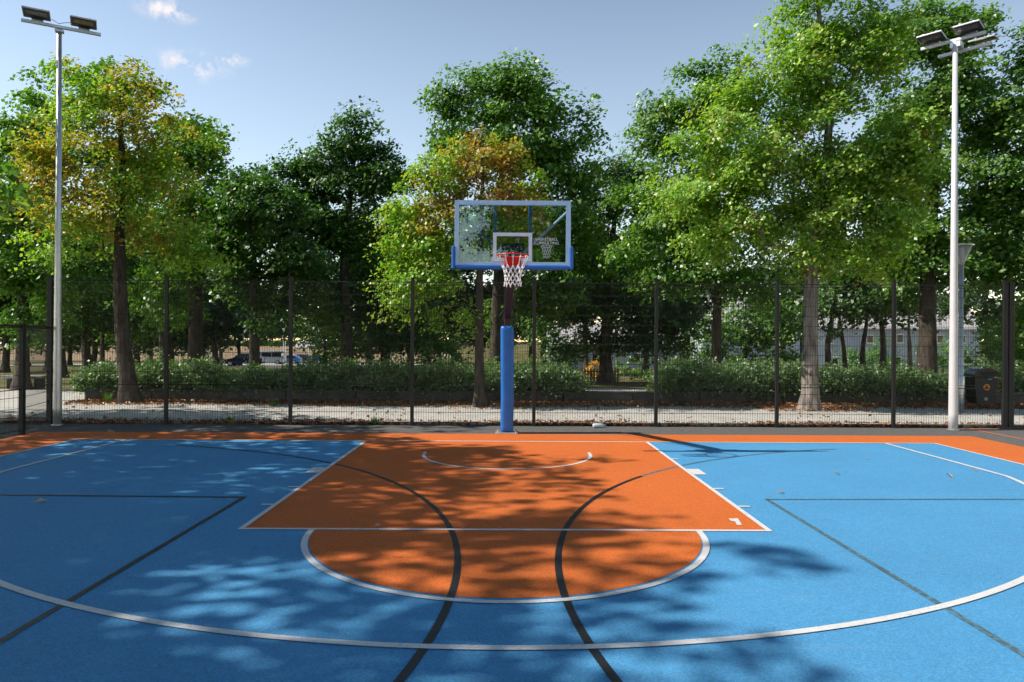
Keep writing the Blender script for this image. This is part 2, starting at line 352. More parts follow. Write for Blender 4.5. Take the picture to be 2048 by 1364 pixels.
# dark lines under the white ones
def line(name, mat, polys, z): return sheet(name, mat, polys, z)
ca_ = arc(-6.98, -7.1, 6.62, 76, -40, 90)
line('court_line', M['black_line'], strip(ca_, .055), .0132)
cb_ = arc(6.98, -7.1, 6.58, 104, 220, 90)
kk = 30
line('court_line', M['sunlit_line'], strip(cb_[:kk + 1], .042), .0132)
line('court_line', M['black_line'], strip(cb_[kk:], .055), .0132)
line('court_line', M['black_line'], strip([(-2.88, -4.43), (-7.4, -4.33)], .05) + strip([(-2.88, -4.405), (-2.89, -13)], .05), .0138)
line('court_line', M['sunlit_line'], strip([(2.88, -4.43), (7.4, -4.33)], .04) + strip([(2.88, -4.41), (2.91, -13)], .05), .0138)
# white lines
wl_polys = []
line('court_line', M['white_line'], [rect(-XS, XS, -.05, 0), rect(-XS, -XS + .05, -30, -.05), rect(XS - .05, XS, -30, -.05)], .0152)
line('court_line', M['white_line'], [rect(-2.45, -2.40, FT, -.05), rect(2.40, 2.45, FT, -.05), rect(-2.45, 2.45, FT - .05, FT)], .0154)
line('court_line', M['white_line'], strip(arc(0, FT - .05, 1.77, 180, 360, 72), .055), .0158)
line('court_line', M['white_line'], strip(arc(0.01, -1.4, 1.27, 180, 360, 48), .05) + [rect(-1.285, -1.235, -1.4, -1.22), rect(1.255, 1.305, -1.4, -1.22)], .0156)
aa = math.degrees(math.asin(6.55 / 6.72))
th = math.acos(6.55 / 6.72)
line('court_line', M['white_line'], strip([(-6.55, -.05), (-6.55, -1.5 - 6.72 * math.sin(th))] + arc(0, -1.5, 6.72, 180 + math.degrees(th), 360 - math.degrees(th), 120) + [(6.55, -.05)], .06), .0162)
tick = []
for s in (-1, 1):
    for y0, y1, wd in ((-1.80, -1.75, .1), (-3.0, -2.6, .17), (-3.9, -3.85, .12), (-4.8, -4.75, .12)):
        tick.append(rect(*sorted((s * 2.452, s * (2.452 + wd))), y0, y1))
line('court_line', M['white_line'], tick, .0160)
q = [G(1457, 1040), G(1476, 1040), G(1484, 1053), G(1474, 1053), G(1470, 1046), G(1462, 1045)]
line('court_line', M['white_line'], [[(a[0], a[1]) for a in q][::-1]], .0161)
line('court_line', M['orange_line'], strip([(9.45, 2.16), (20, 2.3)], .06) + strip([(9.45, 2.16), (9.42, -20)], .06), .0068)

# ---------------------------------------------------------------- basketball hoop
BX = .075
hoop = thing('basketball_hoop', 'basketball hoop with clear backboard, red rim, white net and blue padded post', 'basketball hoop', (0, 0, 0))
PX, PY = 0.0, 1.12
mb = MB()
mb.box((PX, PY, .02), (.42, .34, .028), bev=.006)
mb.build('base_plate', M['galv'], hoop)
for sx in (-1, 1):
    for sy in (-1, 1):
        b_ = MB().tube([(PX + sx * .165, PY + sy * .125, .03), (PX + sx * .165, PY + sy * .125, .062)], .014, 6).build('bolt', M['galv'], hoop)
def rounded_sq(h, r, n=5):
    out = []
    for (cx, cy, a0) in ((h - r, h - r, 0), (-h + r, h - r, 90), (-h + r, -h + r, 180), (h - r, -h + r, 270)):
        for i in range(n + 1):
            a = R(a0 + 90 * i / n); out.append((cx + r * math.cos(a), cy + r * math.sin(a)))
    return out
mb = MB(); rng = random.Random(4)
prof = rounded_sq(.122, .075); NR = 44; vs_ = []
for k in range(NR + 1):
    t = k / NR; z = .05 + t * 1.975
    s = 1 + .010 * math.sin(t * 37 + 1) * math.sin(t * 11) + rng.uniform(-.004, .004)
    if k == 0: s *= .96
    if k == NR: s *= .93
    for (x, y) in prof: vs_.append((PX + x * s + .006 * math.sin(t * 5), PY + y * s, z))
npf = len(prof)
mb.add(vs_, [(k * npf + j, k * npf + (j + 1) % npf, (k + 1) * npf + (j + 1) % npf, (k + 1) * npf + j) for k in range(NR) for j in range(npf)] + [tuple(range(npf)), tuple(NR * npf + j for j in range(npf))])
mb.build('post_pad', M['pad'], hoop, smooth=True)
MB().tube([(PX + .119, PY - .02, .08), (PX + .121, PY - .02, 1.0), (PX + .118, PY - .02, 1.99)], .006, 5).build('pad_seam', M['bar_blue'], hoop)
for zz in (.42, 1.02, 1.62): MB().tube([(PX + x * 1.012, PY + y * 1.012, zz) for x, y in prof], .004, 4, close=True).build('pad_strap', M['pad'], hoop)
MB().box((PX, PY, 1.2), (.12, .12, 2.36), bev=.012).build('post', M['boom'], hoop)
# arm from post to board
A0 = Vector((PX, PY - .02, 2.24)); A1 = Vector((BX, -1.02, 3.12)); dv = A1 - A0
Ma = dv.to_track_quat('Y', 'Z').to_matrix().to_4x4()
MB().box((A0 + A1) / 2, (.14, dv.length, .16), Ma, .012).build('arm', M['boom'], hoop)
MB().box((BX, -1.06, 3.12), (.36, .08, .34), None, .01).build('arm_head', M['dark_steel'], hoop)
for s in (-1, 1):
    MB().tube([(PX + s * .085, PY - .05, 2.02), (BX + s * .085, -.98, 2.98)], .009, 6).build('tie_rod', M['dark_steel'], hoop)
BY = -1.2; ZT = 3.935; ZB = 2.905; HW = .905
def frame_rect(mb, x0, x1, z0, z1, wd, y, th):
    mb.box(((x0 + x1) / 2, y, z1 - wd / 2), (x1 - x0, th, wd)); mb.box(((x0 + x1) / 2, y, z0 + wd / 2), (x1 - x0, th, wd))
    mb.box((x0 + wd / 2, y, (z0 + z1) / 2), (wd, th, z1 - z0 - 2 * wd)); mb.box((x1 - wd / 2, y, (z0 + z1) / 2), (wd, th, z1 - z0 - 2 * wd)); return mb
board = frame_rect(MB(), BX - HW, BX + HW, ZB, ZT, .072, BY, .05).build('backboard', M['frame_blue'], hoop)
MB().box((BX, BY, (ZB + ZT) / 2), (2 * HW - .15, .012, ZT - ZB - .15)).build('pane', M['pane'], board)
frame_rect(MB(), BX - .305, BX + .305, 2.985, 3.435, .055, BY - .0095, .004).build('target_square', M['print'], board)
for s in (-1, 1):
    MB().box((BX + s * .275, BY + .065, 3.42), (.055, .06, 1.0), None, .006).build('upright_bar', M['bar_blue'], board)
    a = Vector((BX + s * .86, BY + .06, 3.78)); b = Vector((BX + s * .15, BY + .12, 3.12))
    MB().tube([a, b], .019, 8).build('brace', M['frame_blue'] if s > 0 else M['bar_blue'], board)  # right brace paler, left darker: light and shade put into their colour
    a = Vector((BX + s * .84, BY + .05, 2.98)); b = Vector((BX + s * .15, BY + .12, 3.06))
pad = MB(); pr = .03
for s in (-1, 1):
    pad.box((BX + s * (HW + .012), BY, (2.86 + 3.225) / 2), (.062, .085, 3.225 - 2.86), None, .018)
pad.box((BX, BY, 2.895), (2 * HW - .036, .084, .072), None, .02)
pad.build('edge_pad', M['pad'], board)
def text_part(txt, x, z, size, name, parent, y):
    cu = bpy.data.curves.new('t', 'FONT'); cu.body = txt; cu.size = size; cu.align_x = 'CENTER'; cu.extrude = .001
    to = bpy.data.objects.new('t', cu); coll.objects.link(to); dg = bpy.context.evaluated_depsgraph_get()
    me = bpy.data.meshes.new_from_object(to.evaluated_get(dg)); bpy.data.objects.remove(to); me.name = name
    me.transform(Matrix.Translation((x, y, z)) @ Matrix.Rotation(R(90), 4, 'X')); me.materials.clear(); me.materials.append(M['print'])
    return link(bpy.data.objects.new(name, me), parent)
LX = P(1093, 480, 11.0)[0]
text_part('BASKETBALL', LX, P(0, 479, 11)[2] + .03, .062, 'lettering', board, BY - .0095)
text_part('CONSULTING', LX, P(0, 479, 11)[2] - .03, .062, 'lettering', board, BY - .0095)
# net emblem under the lettering
mb = MB(); z1 = P(0, 485, 11)[2] - .012; z0 = P(0, 511, 11)[2]; ya = BY - .009
def flat(p, q, wd=.008):
    p = Vector((p[0], 0, p[1])); q = Vector((q[0], 0, q[1])); t = (q - p).normalized(); nn = Vector((-t.z, 0, t.x)) * wd / 2
    mb.add([(p + nn) + Vector((0, ya, 0)), (q + nn) + Vector((0, ya, 0)), (q - nn) + Vector((0, ya, 0)), (p - nn) + Vector((0, ya, 0))], [(0, 1, 2, 3)])
el = [(LX + .09 * math.cos(a), z1 + .015 * math.sin(a)) for a in np.linspace(0, 2 * math.pi, 25)]
for a, b in zip(el, el[1:]): flat(a, b, .006)
rows = 4
def np_(i, r):
    t = r / rows; hw = .088 - .042 * t ** .8; return (LX + hw * (-1 + 2 * i / 4.0), z1 + (z0 - z1) * t)
for r in range(rows):
    for i in range(4):
        flat(np_(i + (.5 if r % 2 else 0), r), np_(i + (1 if r % 2 else .5), r + 1), .0045)
        flat(np_(i + (.5 if r % 2 else 1), r), np_(i + (0 if r % 2 else .5), r + 1), .0045)
mb.build('net_emblem', M['print'], board)
# rim, bracket, net
RX, RY, RZ, RR = BX + .005, -1.585, 3.035, .232
rim = MB().tube([(RX + RR * math.cos(2 * math.pi * i / 40), RY + RR * math.sin(2 * math.pi * i / 40), RZ) for i in range(40)], .011, 8, close=True).build('rim', M['rim'], hoop, smooth=True)
mb = MB(); mb.box((RX, BY - .03, RZ - .065), (.26, .012, .15), None, .004)
for s in (-1, 1):
    mb.add([(RX + s * .11, BY - .036, RZ + .0), (RX + s * .11, BY - .036, RZ - .13), (RX + s * .10, RY + RR * .9, RZ - .01), (RX + s * .10, RY + RR * .9, RZ)], [(0, 1, 2, 3)])
mb.add([(RX - .11, BY - .04, RZ - .135), (RX + .11, BY - .04, RZ - .135), (RX + .10, RY + RR * .88, RZ - .012), (RX - .10, RY + RR * .88, RZ - .012)], [(0, 1, 2, 3)])
mb.build('bracket', M['rim'], rim)
mb = MB(); NS = 12; rowz = [0, -.15, -.225, -.29, -.35, -.405, -.445]; rowr = [.228, .168, .142, .125, .118, .122, .128]
rng = random.Random(2)
def npnt(k, r):
    a = 2 * math.pi * (k + (.5 if r % 2 == 0 and r > 0 else 0)) / NS
    rr = rowr[r]; return Vector((RX + rr * math.cos(a), RY + rr * math.sin(a), RZ + rowz[r]))
net_pts = {}
for r in range(len(rowz)):
    for k in range(NS):
        p = npnt(k, r); net_pts[(r, k)] = p + (Vector((rng.uniform(-.006, .006), rng.uniform(-.006, .006), rng.uniform(-.008, .008))) if r else Vector())
for k in range(NS):
    # straight top cords, doubled at the rim like a tied loop
    p0 = net_pts[(0, k)]; p1 = net_pts[(1, k)]
    mb.tube([p0 + Vector((0, 0, .014)), p0 + Vector((0, 0, -.02)), p1], [.009, .0085, .006], 5)
    for r in range(1, len(rowz) - 1):
        a = net_pts[(r, k)]
        k1, k2 = (k, (k - 1) % NS) if r % 2 == 1 else (k, (k + 1) % NS)
        for kk_ in (k1, k2): mb.tube([a, net_pts[(r + 1, kk_)]], .0055, 5)
    a = net_pts[(len(rowz) - 1, k)]
    mb.tube([a, a + Vector((0, 0, -.022))], .009, 5)
mb.build('net', M['net'], hoop, smooth=True)

# ---------------------------------------------------------------- wire mesh fences
def mesh_panel(p0, p1, h, parent, step=.05, z0=.06):
    """double-wire mesh panel between two points: uprights and horizontals"""
    p0 = Vector(p0); p1 = Vector(p1); L = (p1 - p0).length; t = (p1 - p0) / L; nrm = Vector((-t.y, t.x, 0)); V = []; F = []
    def bar(a, b, r):
        d = (b - a).normalized(); x = nrm; y = d.cross(x); k = len(V)
        for e in (a, b):
            for (cx, cy) in ((r, 0), (0, r), (-r, 0), (0, -r)): V.append(tuple(e + x * cx + y * cy))
        for j in range(4): F.append((k + j, k + (j + 1) % 4, k + 4 + (j + 1) % 4, k + 4 + j))
    n = int(L / step)
    for i in range(1, n):
        a = p0 + t * (L * i / n); bar(a + Vector((0, 0, z0)), a + Vector((0, 0, h)), .0030)
    zz = z0 + .02; i = 0
    while zz < h:
        r = .0042
        for s in (-1, 1): bar(p0 + nrm * s * .007 + Vector((0, 0, zz)), p1 + nrm * s * .007 + Vector((0, 0, zz)), r)
        zz += .2; i += 1
    for zz in (.82, h - .01):
        for s in (-1, 1): bar(p0 + nrm * s * .009 + Vector((0, 0, zz)), p1 + nrm * s * .009 + Vector((0, 0, zz)), .008)
    o = big_mesh('mesh_panel', np.array(V), np.array(F), M['black'], parent); o['kind'] = 'stuff'; return o
FY = 2.22
fence = thing('mesh_fence', 'tall black wire mesh fence running behind the hoop along the path', 'fence', (0, 0, 0))
fx = [-9.32, -6.95, -4.42, -1.94, .55, 3.05, 5.53, 7.93, 10.22]
for i, x in enumerate(fx):
    wd = .07 if 0 < i < 8 else .10
    p = MB(); p.box((x, FY, 1.5), (wd, .06, 3.02), None, .004)
    if i == 8: p.box((x + .13, FY, 1.5), (.10, .06, 3.0), None, .004)
    po = p.build('post', M['black'], fence)
    MB().box((x, FY, 3.025), (wd + .008, .068, .022)).build('post_cap', M['black'], po)
for a, b in zip(fx, fx[1:]): mesh_panel((a + .035, FY + .02, 0), (b - .035, FY + .02, 0), 2.95, fence)
mesh_panel((10.44, FY + .02, 0), (13.0, FY + .02, 0), 2.95, fence, .1)
MB().box((10.3, FY, .02), (.5, .22, .04)).build('base_plate', M['black'], fence)
side = thing('side_fence', 'low black wire mesh fence and gate along the left edge of the court', 'fence', (0, 0, 0))
sx = [(-9.27, 2.15), (-8.78, .62), (-8.98, -1.9), (-9.0, -4.4), (-9.0, -6.9)]
for i, (x, y) in enumerate(sx[1:]):
    po = MB().box((x, y, 1.0), (.08, .08, 2.0), None, .004).build('post', M['black'], side)
    MB().box((x, y, 2.008), (.088, .088, .016)).build('post_cap', M['black'], po)
for a, b in zip(sx, sx[1:]):
    mesh_panel((a[0], a[1], 0), (b[0], b[1], 0), 1.95, side, .05 if a[1] > 2 else .1)
    m_ = Vector(((a[0] + b[0]) / 2, (a[1] + b[1]) / 2, 1.97)); dv = Vector((b[0] - a[0], b[1] - a[1], 0))
    MB().box(m_, (.035, dv.length - .08, .035), dv.to_track_quat('Y', 'Z').to_matrix().to_4x4()).build('top_rail', M['black'], side)

# ---------------------------------------------------------------- floodlight poles
def flood_panel(parent, c, along, out, length=.46, depth=.36, th=.034, tilt=-.14, reflecting=False):
    """flat LED head: c = middle of the edge at the bar, 'out' points away over the court"""
    along = Vector(along).normalized(); out = (Vector(out).normalized() + Vector((0, 0, -tilt))).normalized(); up = along.cross(out)
    if up.z < 0: up = -up
    m = Matrix((along, out, up)).transposed().to_4x4(); cc = Vector(c) + out * depth / 2 + up * .02
    fl = MB().box(cc, (length, depth, th), m, .008).build('floodlight', M['galv_white'], parent)
    MB().box(cc - up * (th / 2 + .002), (length - .025, depth - .025, .006), m).build('underside', M['lamp_body'], fl)
    MB().box(cc - up * (th / 2 + .008) + out * depth * .13, (length - .11, depth * .42, .006), m).build('lens', M['lens_reflect'] if reflecting else M['lens'], fl)
    MB().box(Vector(c) + up * .0 - out * .03, (.2, .07, .035), m, .004).build('bracket', M['galv'], fl)
    for s in (-1, 1): MB().box(cc + up * (th / 2 + .012) + along * s * length * .25, (.02, depth * .8, .026), m).build('cooling_fin', M['galv'], fl)
    return fl
M['lens_reflect'] = plain('tree_reflection_lens', (.22, .17, .05), .2, var=.4, scale=25)  # yellowish tone stands in for trees reflected in the lens
def pole(parent, x, y, h, r0, r1, mat):
    MB().tube([(x, y, 0.0), (x, y, .35), (x, y, h * .45), (x, y, h)], [r0, r0 * .99, (r0 + r1) * .5, r1], 14).build('pole', mat, parent, smooth=True)
    MB().tube([(x, y, .01), (x, y, .03)], r0 + .03, 14).build('base_collar', M['galv'], parent)
lxy = P(114, 849, 14.3); X0, Y0 = -9.02, 2.0
fl1 = thing('floodlight_pole', 'tall galvanised floodlight pole with two flat lamps at the left fence corner', 'light pole', (0, 0, 0))
H1 = P(118, 60, 14.2)[2]
pole(fl1, X0, Y0, H1, .076, .042, M['galv'])
bd = Vector((1.25, .69, 0)).normalized(); c0 = Vector((X0, Y0, H1 + .035))
MB().box(c0 + bd * .04, (.055, 1.36, .06), bd.to_track_quat('Y', 'Z').to_matrix().to_4x4(), .006).build('crossbar', M['galv'], fl1)
MB().box((X0, Y0, H1 - .05), (.16, .12, .05), bd.to_track_quat('X', 'Z').to_matrix().to_4x4(), .008).build('clamp', M['galv'], fl1)
of = Vector((.48, -.87, 0))
flood_panel(fl1, c0 + bd * -.37 + Vector((0, 0, .07)), bd, of)
flood_panel(fl1, c0 + bd * .42 + Vector((0, 0, .07)), bd, of, reflecting=True)
MB().tube([c0 + bd * -.12 + Vector((0, -.02, .12)), c0 + bd * .0 + Vector((0, -.02, .06)), c0 + bd * .1 + Vector((0, -.02, .10)), c0 + bd * .22 + Vector((0, -.02, .13))], .006, 5).build('cable', M['dark_steel'], fl1)
fl2 = thing('floodlight_pole', 'tall pale floodlight pole with three flat lamps beside the litter bin', 'light pole', (0, 0, 0))
X0, Y0 = 8.98, 1.93; H2 = P(1915, 84, 14.2)[2]
pole(fl2, X0, Y0, H2, .088, .045, M['galv_white'])
bd = Vector((.68, -.73, 0)); c0 = Vector((X0, Y0, H2 + .03)); of = Vector((-.73, -.68, 0))
mbar = bd.to_track_quat('Y', 'Z').to_matrix().to_4x4()
MB().box(c0 + bd * -.05, (.06, 1.15, .06), mbar, .006).build('crossbar', M['galv_white'], fl2)
MB().box(c0 + bd * .1 + Vector((.16, .14, -.17)), (.06, .95, .06), mbar, .006).build('crossbar', M['galv_white'], fl2)
MB().box((X0 + .06, Y0 + .05, H2 - .06), (.22, .2, .12), mbar, .01).build('clamp', M['galv'], fl2)
flood_panel(fl2, c0 + bd * -.38 + Vector((0, 0, .07)), bd, of)
flood_panel(fl2, c0 + bd * .27 + Vector((0, 0, .07)), bd, of)
flood_panel(fl2, c0 + bd * .34 + Vector((.30, .27, .03)), bd, -of, reflecting=True)

# ---------------------------------------------------------------- low wall, lamp post, bin, bench
wall = thing('low_wall', 'long dark low retaining wall under the hedges beyond the path', 'wall', (0, 0, 0))
rng = random.Random(8); x = -12.0
while x < 22:
    L = rng.choice((1.9, 2.0, 2.1)); MB().box((x + L / 2, 8.02 + rng.uniform(-.01, .01), .16 + rng.uniform(-.006, .006)), (L - .02, .26, .33), None, .012).build('block', M['wall_dark'], wall); x += L

lp = P(1921.5, 824, 17.9); lamp = thing('street_lamp', 'slim grey park lamp with inverted cone lantern behind the right floodlight pole', 'street lamp', (lp[0], lp[1], 0))
zt = P(1921, 490, 17.9)[2]; zb = P(1921, 527, 17.9)[2]
MB().tube([(0, 0, 0), (0, 0, .9), (0, 0, .92), (0, 0, zb)], [.075, .072, .056, .05], 12).build('post', M['galv'], lamp, smooth=True)
def cone_glass():
    m, n, l, b, o = mat_new('lantern_glass'); b.inputs['Base Color'].default_value = (.55, .56, .55, 1); b.inputs['Roughness'].default_value = .25; b.inputs['Alpha'].default_value = .45; return m
M['lantern'] = cone_glass()
hd = MB().tube([(0, 0, zb - .04), (0, 0, zb + .03), (0, 0, zt - .03)], [.055, .07, .25], 18).build('lantern', M['lantern'], lamp, smooth=True)
MB().tube([(0, 0, zt - .03), (0, 0, zt), (0, 0, zt + .035)], [.275, .28, .12], 18).build('cap', M['galv'], hd)
MB().tube([(0, 0, zb + .03), (0, 0, zt - .08)], [.04, .05], 10).build('bulb_tube', M['galv_white'], hd)
for k in range(4):
    a = k * math.pi / 2 + .4; MB().tube([(.06 * math.cos(a), .06 * math.sin(a), zb), (.25 * math.cos(a), .25 * math.sin(a), zt - .02)], .008, 5).build('rib', M['galv'], hd)

bp_ = P(1962, 815, 19.0); bin_ = thing('litter_bin', 'black litter bin with domed hood and orange sticker behind the fence', 'litter bin', (bp_[0], bp_[1], 0), R(-6))
bw, bdp = .29, .25
z_ = lambda py: P(1962, py, 19.0)[2]
zt, zb = z_(735), z_(806)
prof = [(-bw * .82, zb + .03), (-bw * .76, zb), (bw * .76, zb), (bw * .82, zb + .03), (bw, zt - .26), (-bw, zt - .26)]
body = MB().prism(prof, 'y', -bdp, bdp).build('body', M['black'], bin_)
hood = [(bw * 1.1 * math.cos(a), zt - .24 + .24 * math.sin(a)) for a in np.linspace(0, math.pi, 15)]
M['gloss_black'] = plain('glossy_black', (.014, .014, .015), .18, var=.1)
MB().prism(hood, 'y', -bdp - .03, bdp + .03).build('hood', M['gloss_black'], bin_, smooth=False)
MB().box((0, -bdp - .033, zt - .17), (.34, .012, .12), None, .004).build('opening', M['tyre'], bin_)
M['orange_st'] = plain('orange_sticker', (.75, .25, .04), .5); M['grey_st'] = plain('grey_sticker', (.3, .32, .36), .5); M['blue_st'] = plain('blue_sticker', (.1, .3, .45), .4)
def disc(cx, cz, r, y, n=20): return [(cx + r * math.cos(2 * math.pi * i / n), cz + r * math.sin(2 * math.pi * i / n)) for i in range(n)]
MB().prism(disc(.01, zb + .44, .085, 0), 'y', -bdp - .006, -bdp + .01).build('sticker', M['orange_st'], bin_)
MB().prism([(-.02, zb + .40), (.03, zb + .40), (.045, zb + .44), (.02, zb + .49), (.012, zb + .45), (-.012, zb + .48), (-.03, zb + .44)], 'y', -bdp - .009, -bdp - .005).build('sticker_figure', M['black'], bin_)
MB().prism(disc(-.01, zb + .13, .045, 0), 'y', -bdp - .006, -bdp + .01).build('sticker', M['grey_st'], bin_)
MB().box((.06, -bdp - .034, zt - .30), (.1, .01, .028)).build('sticker', M['blue_st'], bin_)
MB().tube([(0, .05, 0), (0, .05, zb + .1)], .04, 10).build('stand', M['black'], bin_)

be = P(52, 778, 24.6); bench = thing('concrete_bench', 'low pale concrete slab bench on the grass behind the left fence', 'bench', (be[0], be[1], 0), R(4))
MB().box((0, 0, .40), (1.35, .55, .10), None, .02).build('seat', M['concrete'], bench)
for s in (-1, 1): MB().box((s * .45, 0, .175), (.16, .42, .35), None, .015).build('leg', M['wall_dark'], bench)

# ---------------------------------------------------------------- trees
def rnd_dirs(rg, n):
    v = rg.normal(size=(n, 3)); return v / np.linalg.norm(v, axis=1, keepdims=True)
def leaves(rg, C, Nn, L, W, fold=.12):
    """leaf blades: centres, normals -> vertices and triangles"""
    n = len(C); D = rnd_dirs(rg, n); D -= (D * Nn).sum(1, keepdims=True) * Nn; D /= np.linalg.norm(D, axis=1, keepdims=True) + 1e-9
    S = np.cross(D, Nn); q0 = rg.uniform(.5, 1.4, (n, 1)); L = L * q0 * rg.uniform(.85, 1.2, (n, 1)); Wd = W * q0
    V = np.stack([C - D * L * .5, C + S * Wd * .5 - Nn * Wd * fold - D * L * .08, C + D * L * .5 - Nn * L * .1, C - S * Wd * .5 - Nn * Wd * fold - D * L * .08], 1).reshape(-1, 3)
    b = np.arange(n)[:, None] * 4
    F = np.concatenate([b + [0, 1, 2], b + [0, 2, 3]], 1).reshape(-1, 3)
    return V, F
def branch_mesh(A, B, ra, rb, n=5):
    T = B - A; T /= np.linalg.norm(T, axis=1, keepdims=True) + 1e-9
    up = np.where(np.abs(T[:, 2:3]) < .9, np.array([[0, 0, 1.0]]), np.array([[1.0, 0, 0]]))
    X = np.cross(up, T); X /= np.linalg.norm(X, axis=1, keepdims=True) + 1e-9; Y = np.cross(T, X)
    ang = 2 * np.pi * np.arange(n) / n; ring = X[:, None, :] * np.cos(ang)[None, :, None] + Y[:, None, :] * np.sin(ang)[None, :, None]
    V = np.concatenate([A[:, None, :] + ring * ra[:, None, None], B[:, None, :] + ring * rb[:, None, None]], 1).reshape(-1, 3)
    b = np.arange(len(A))[:, None, None] * 2 * n; j = np.arange(n)[None, :]; k = (j + 1) % n
    F = (np.stack([j, k, k + n, j + n], -1) + b).reshape(-1, 4)
    return V, F
def trunk_mesh(rg, pts, rad, n=14):
    """tapered trunk with root flare and uneven bark outline"""
    pts = np.array(pts); seg = np.linalg.norm(np.diff(pts, axis=0), axis=1); s = np.concatenate([[0], np.cumsum(seg)])
    m = max(10, int(s[-1] / .22)); t = np.linspace(0, s[-1], m)
    C = np.stack([np.interp(t, s, pts[:, i]) for i in range(3)], 1)
    k = np.ones(5) / 5; Cp = np.pad(C, ((2, 2), (0, 0)), 'edge'); C[1:-1] = np.stack([np.convolve(Cp[:, i], k, 'valid') for i in range(3)], 1)[1:-1]
    r = rad * (1 - .80 * (t / s[-1]) ** 1.1) + rad * .55 * np.exp(-t / .28)
    ang = 2 * np.pi * np.arange(n) / n; ph = rg.uniform(0, 6.28, 4)
    ru = r[:, None] * (1 + .07 * np.sin(3 * ang[None] + ph[0] + t[:, None] * .8) + .05 * np.sin(5 * ang[None] + ph[1] - t[:, None] * 1.7) + .035 * rg.normal(size=(m, n)) + .10 * np.exp(-t[:, None] / .3) * np.sin(4 * ang[None] + ph[2]))
    V = np.stack([C[:, 0:1] + ru * np.cos(ang), C[:, 1:2] + ru * np.sin(ang), np.repeat(C[:, 2:3], n, 1)], -1).reshape(-1, 3)
    i = np.arange(m - 1)[:, None] * n; j = np.arange(n)[None]; kx = (j + 1) % n
    F = np.stack([i + j, i + kx, i + n + kx, i + n + j], -1).reshape(-1, 4)
    return V, F, C, r

PAL = {   # leaf colours (linear): list of (colour, weight)
    'green':   [((0.115, 0.257, 0.035), 4), ((0.176, 0.338, 0.045), 3), ((0.074, 0.182, 0.030), 3), ((0.284, 0.392, 0.054), .7)],
    'dark':    [((0.065, 0.163, 0.029), 4), ((0.098, 0.215, 0.036), 3), ((0.046, 0.117, 0.023), 3)],
    'shade':   [((.030, .078, .016), 4), ((.045, .105, .020), 3), ((.022, .058, .013), 3)],  # darker copy of the dark greens: under-canopy shade put into the colour
    'lime':    [((.26, .46, .045), 4), ((.37, .53, .065), 4), ((.15, .35, .040), 3), ((.44, .42, .06), .6), ((.50, .24, .05), .2)],
    'gold':    [((0.483, 0.391, 0.052), 3), ((0.552, 0.356, 0.057), 2.6), ((0.310, 0.380, 0.040), 3), ((0.529, 0.253, 0.057), .8), ((0.196, 0.310, 0.034), 2)],
    'rust':    [((.46, .21, .06), 4), ((.40, .16, .05), 2), ((.46, .30, .06), 3), ((.24, .24, .045), 1.5)],
    'hedge':   [((0.138, 0.241, 0.086), 4), ((0.218, 0.322, 0.149), 3), ((0.092, 0.172, 0.063), 3)],
    'fresh':   [((0.102, 0.240, 0.026), 4), ((0.144, 0.288, 0.036), 3), ((0.066, 0.168, 0.022), 2)],
    'litter':  [((.34, .12, .04), 3), ((.24, .085, .03), 3), ((.42, .20, .07), 2), ((.16, .07, .03), 2), ((.45, .33, .16), .8)],
    'yellow':  [((.75, .42, .02), 4), ((.6, .3, .01), 1)],
}
def pick(rg, pal, n):
    cs = np.array([c for c, _ in PAL[pal]]); ws = np.array([w_ for _, w_ in PAL[pal]], float); return cs[rg.choice(len(cs), n, p=ws / ws.sum())]

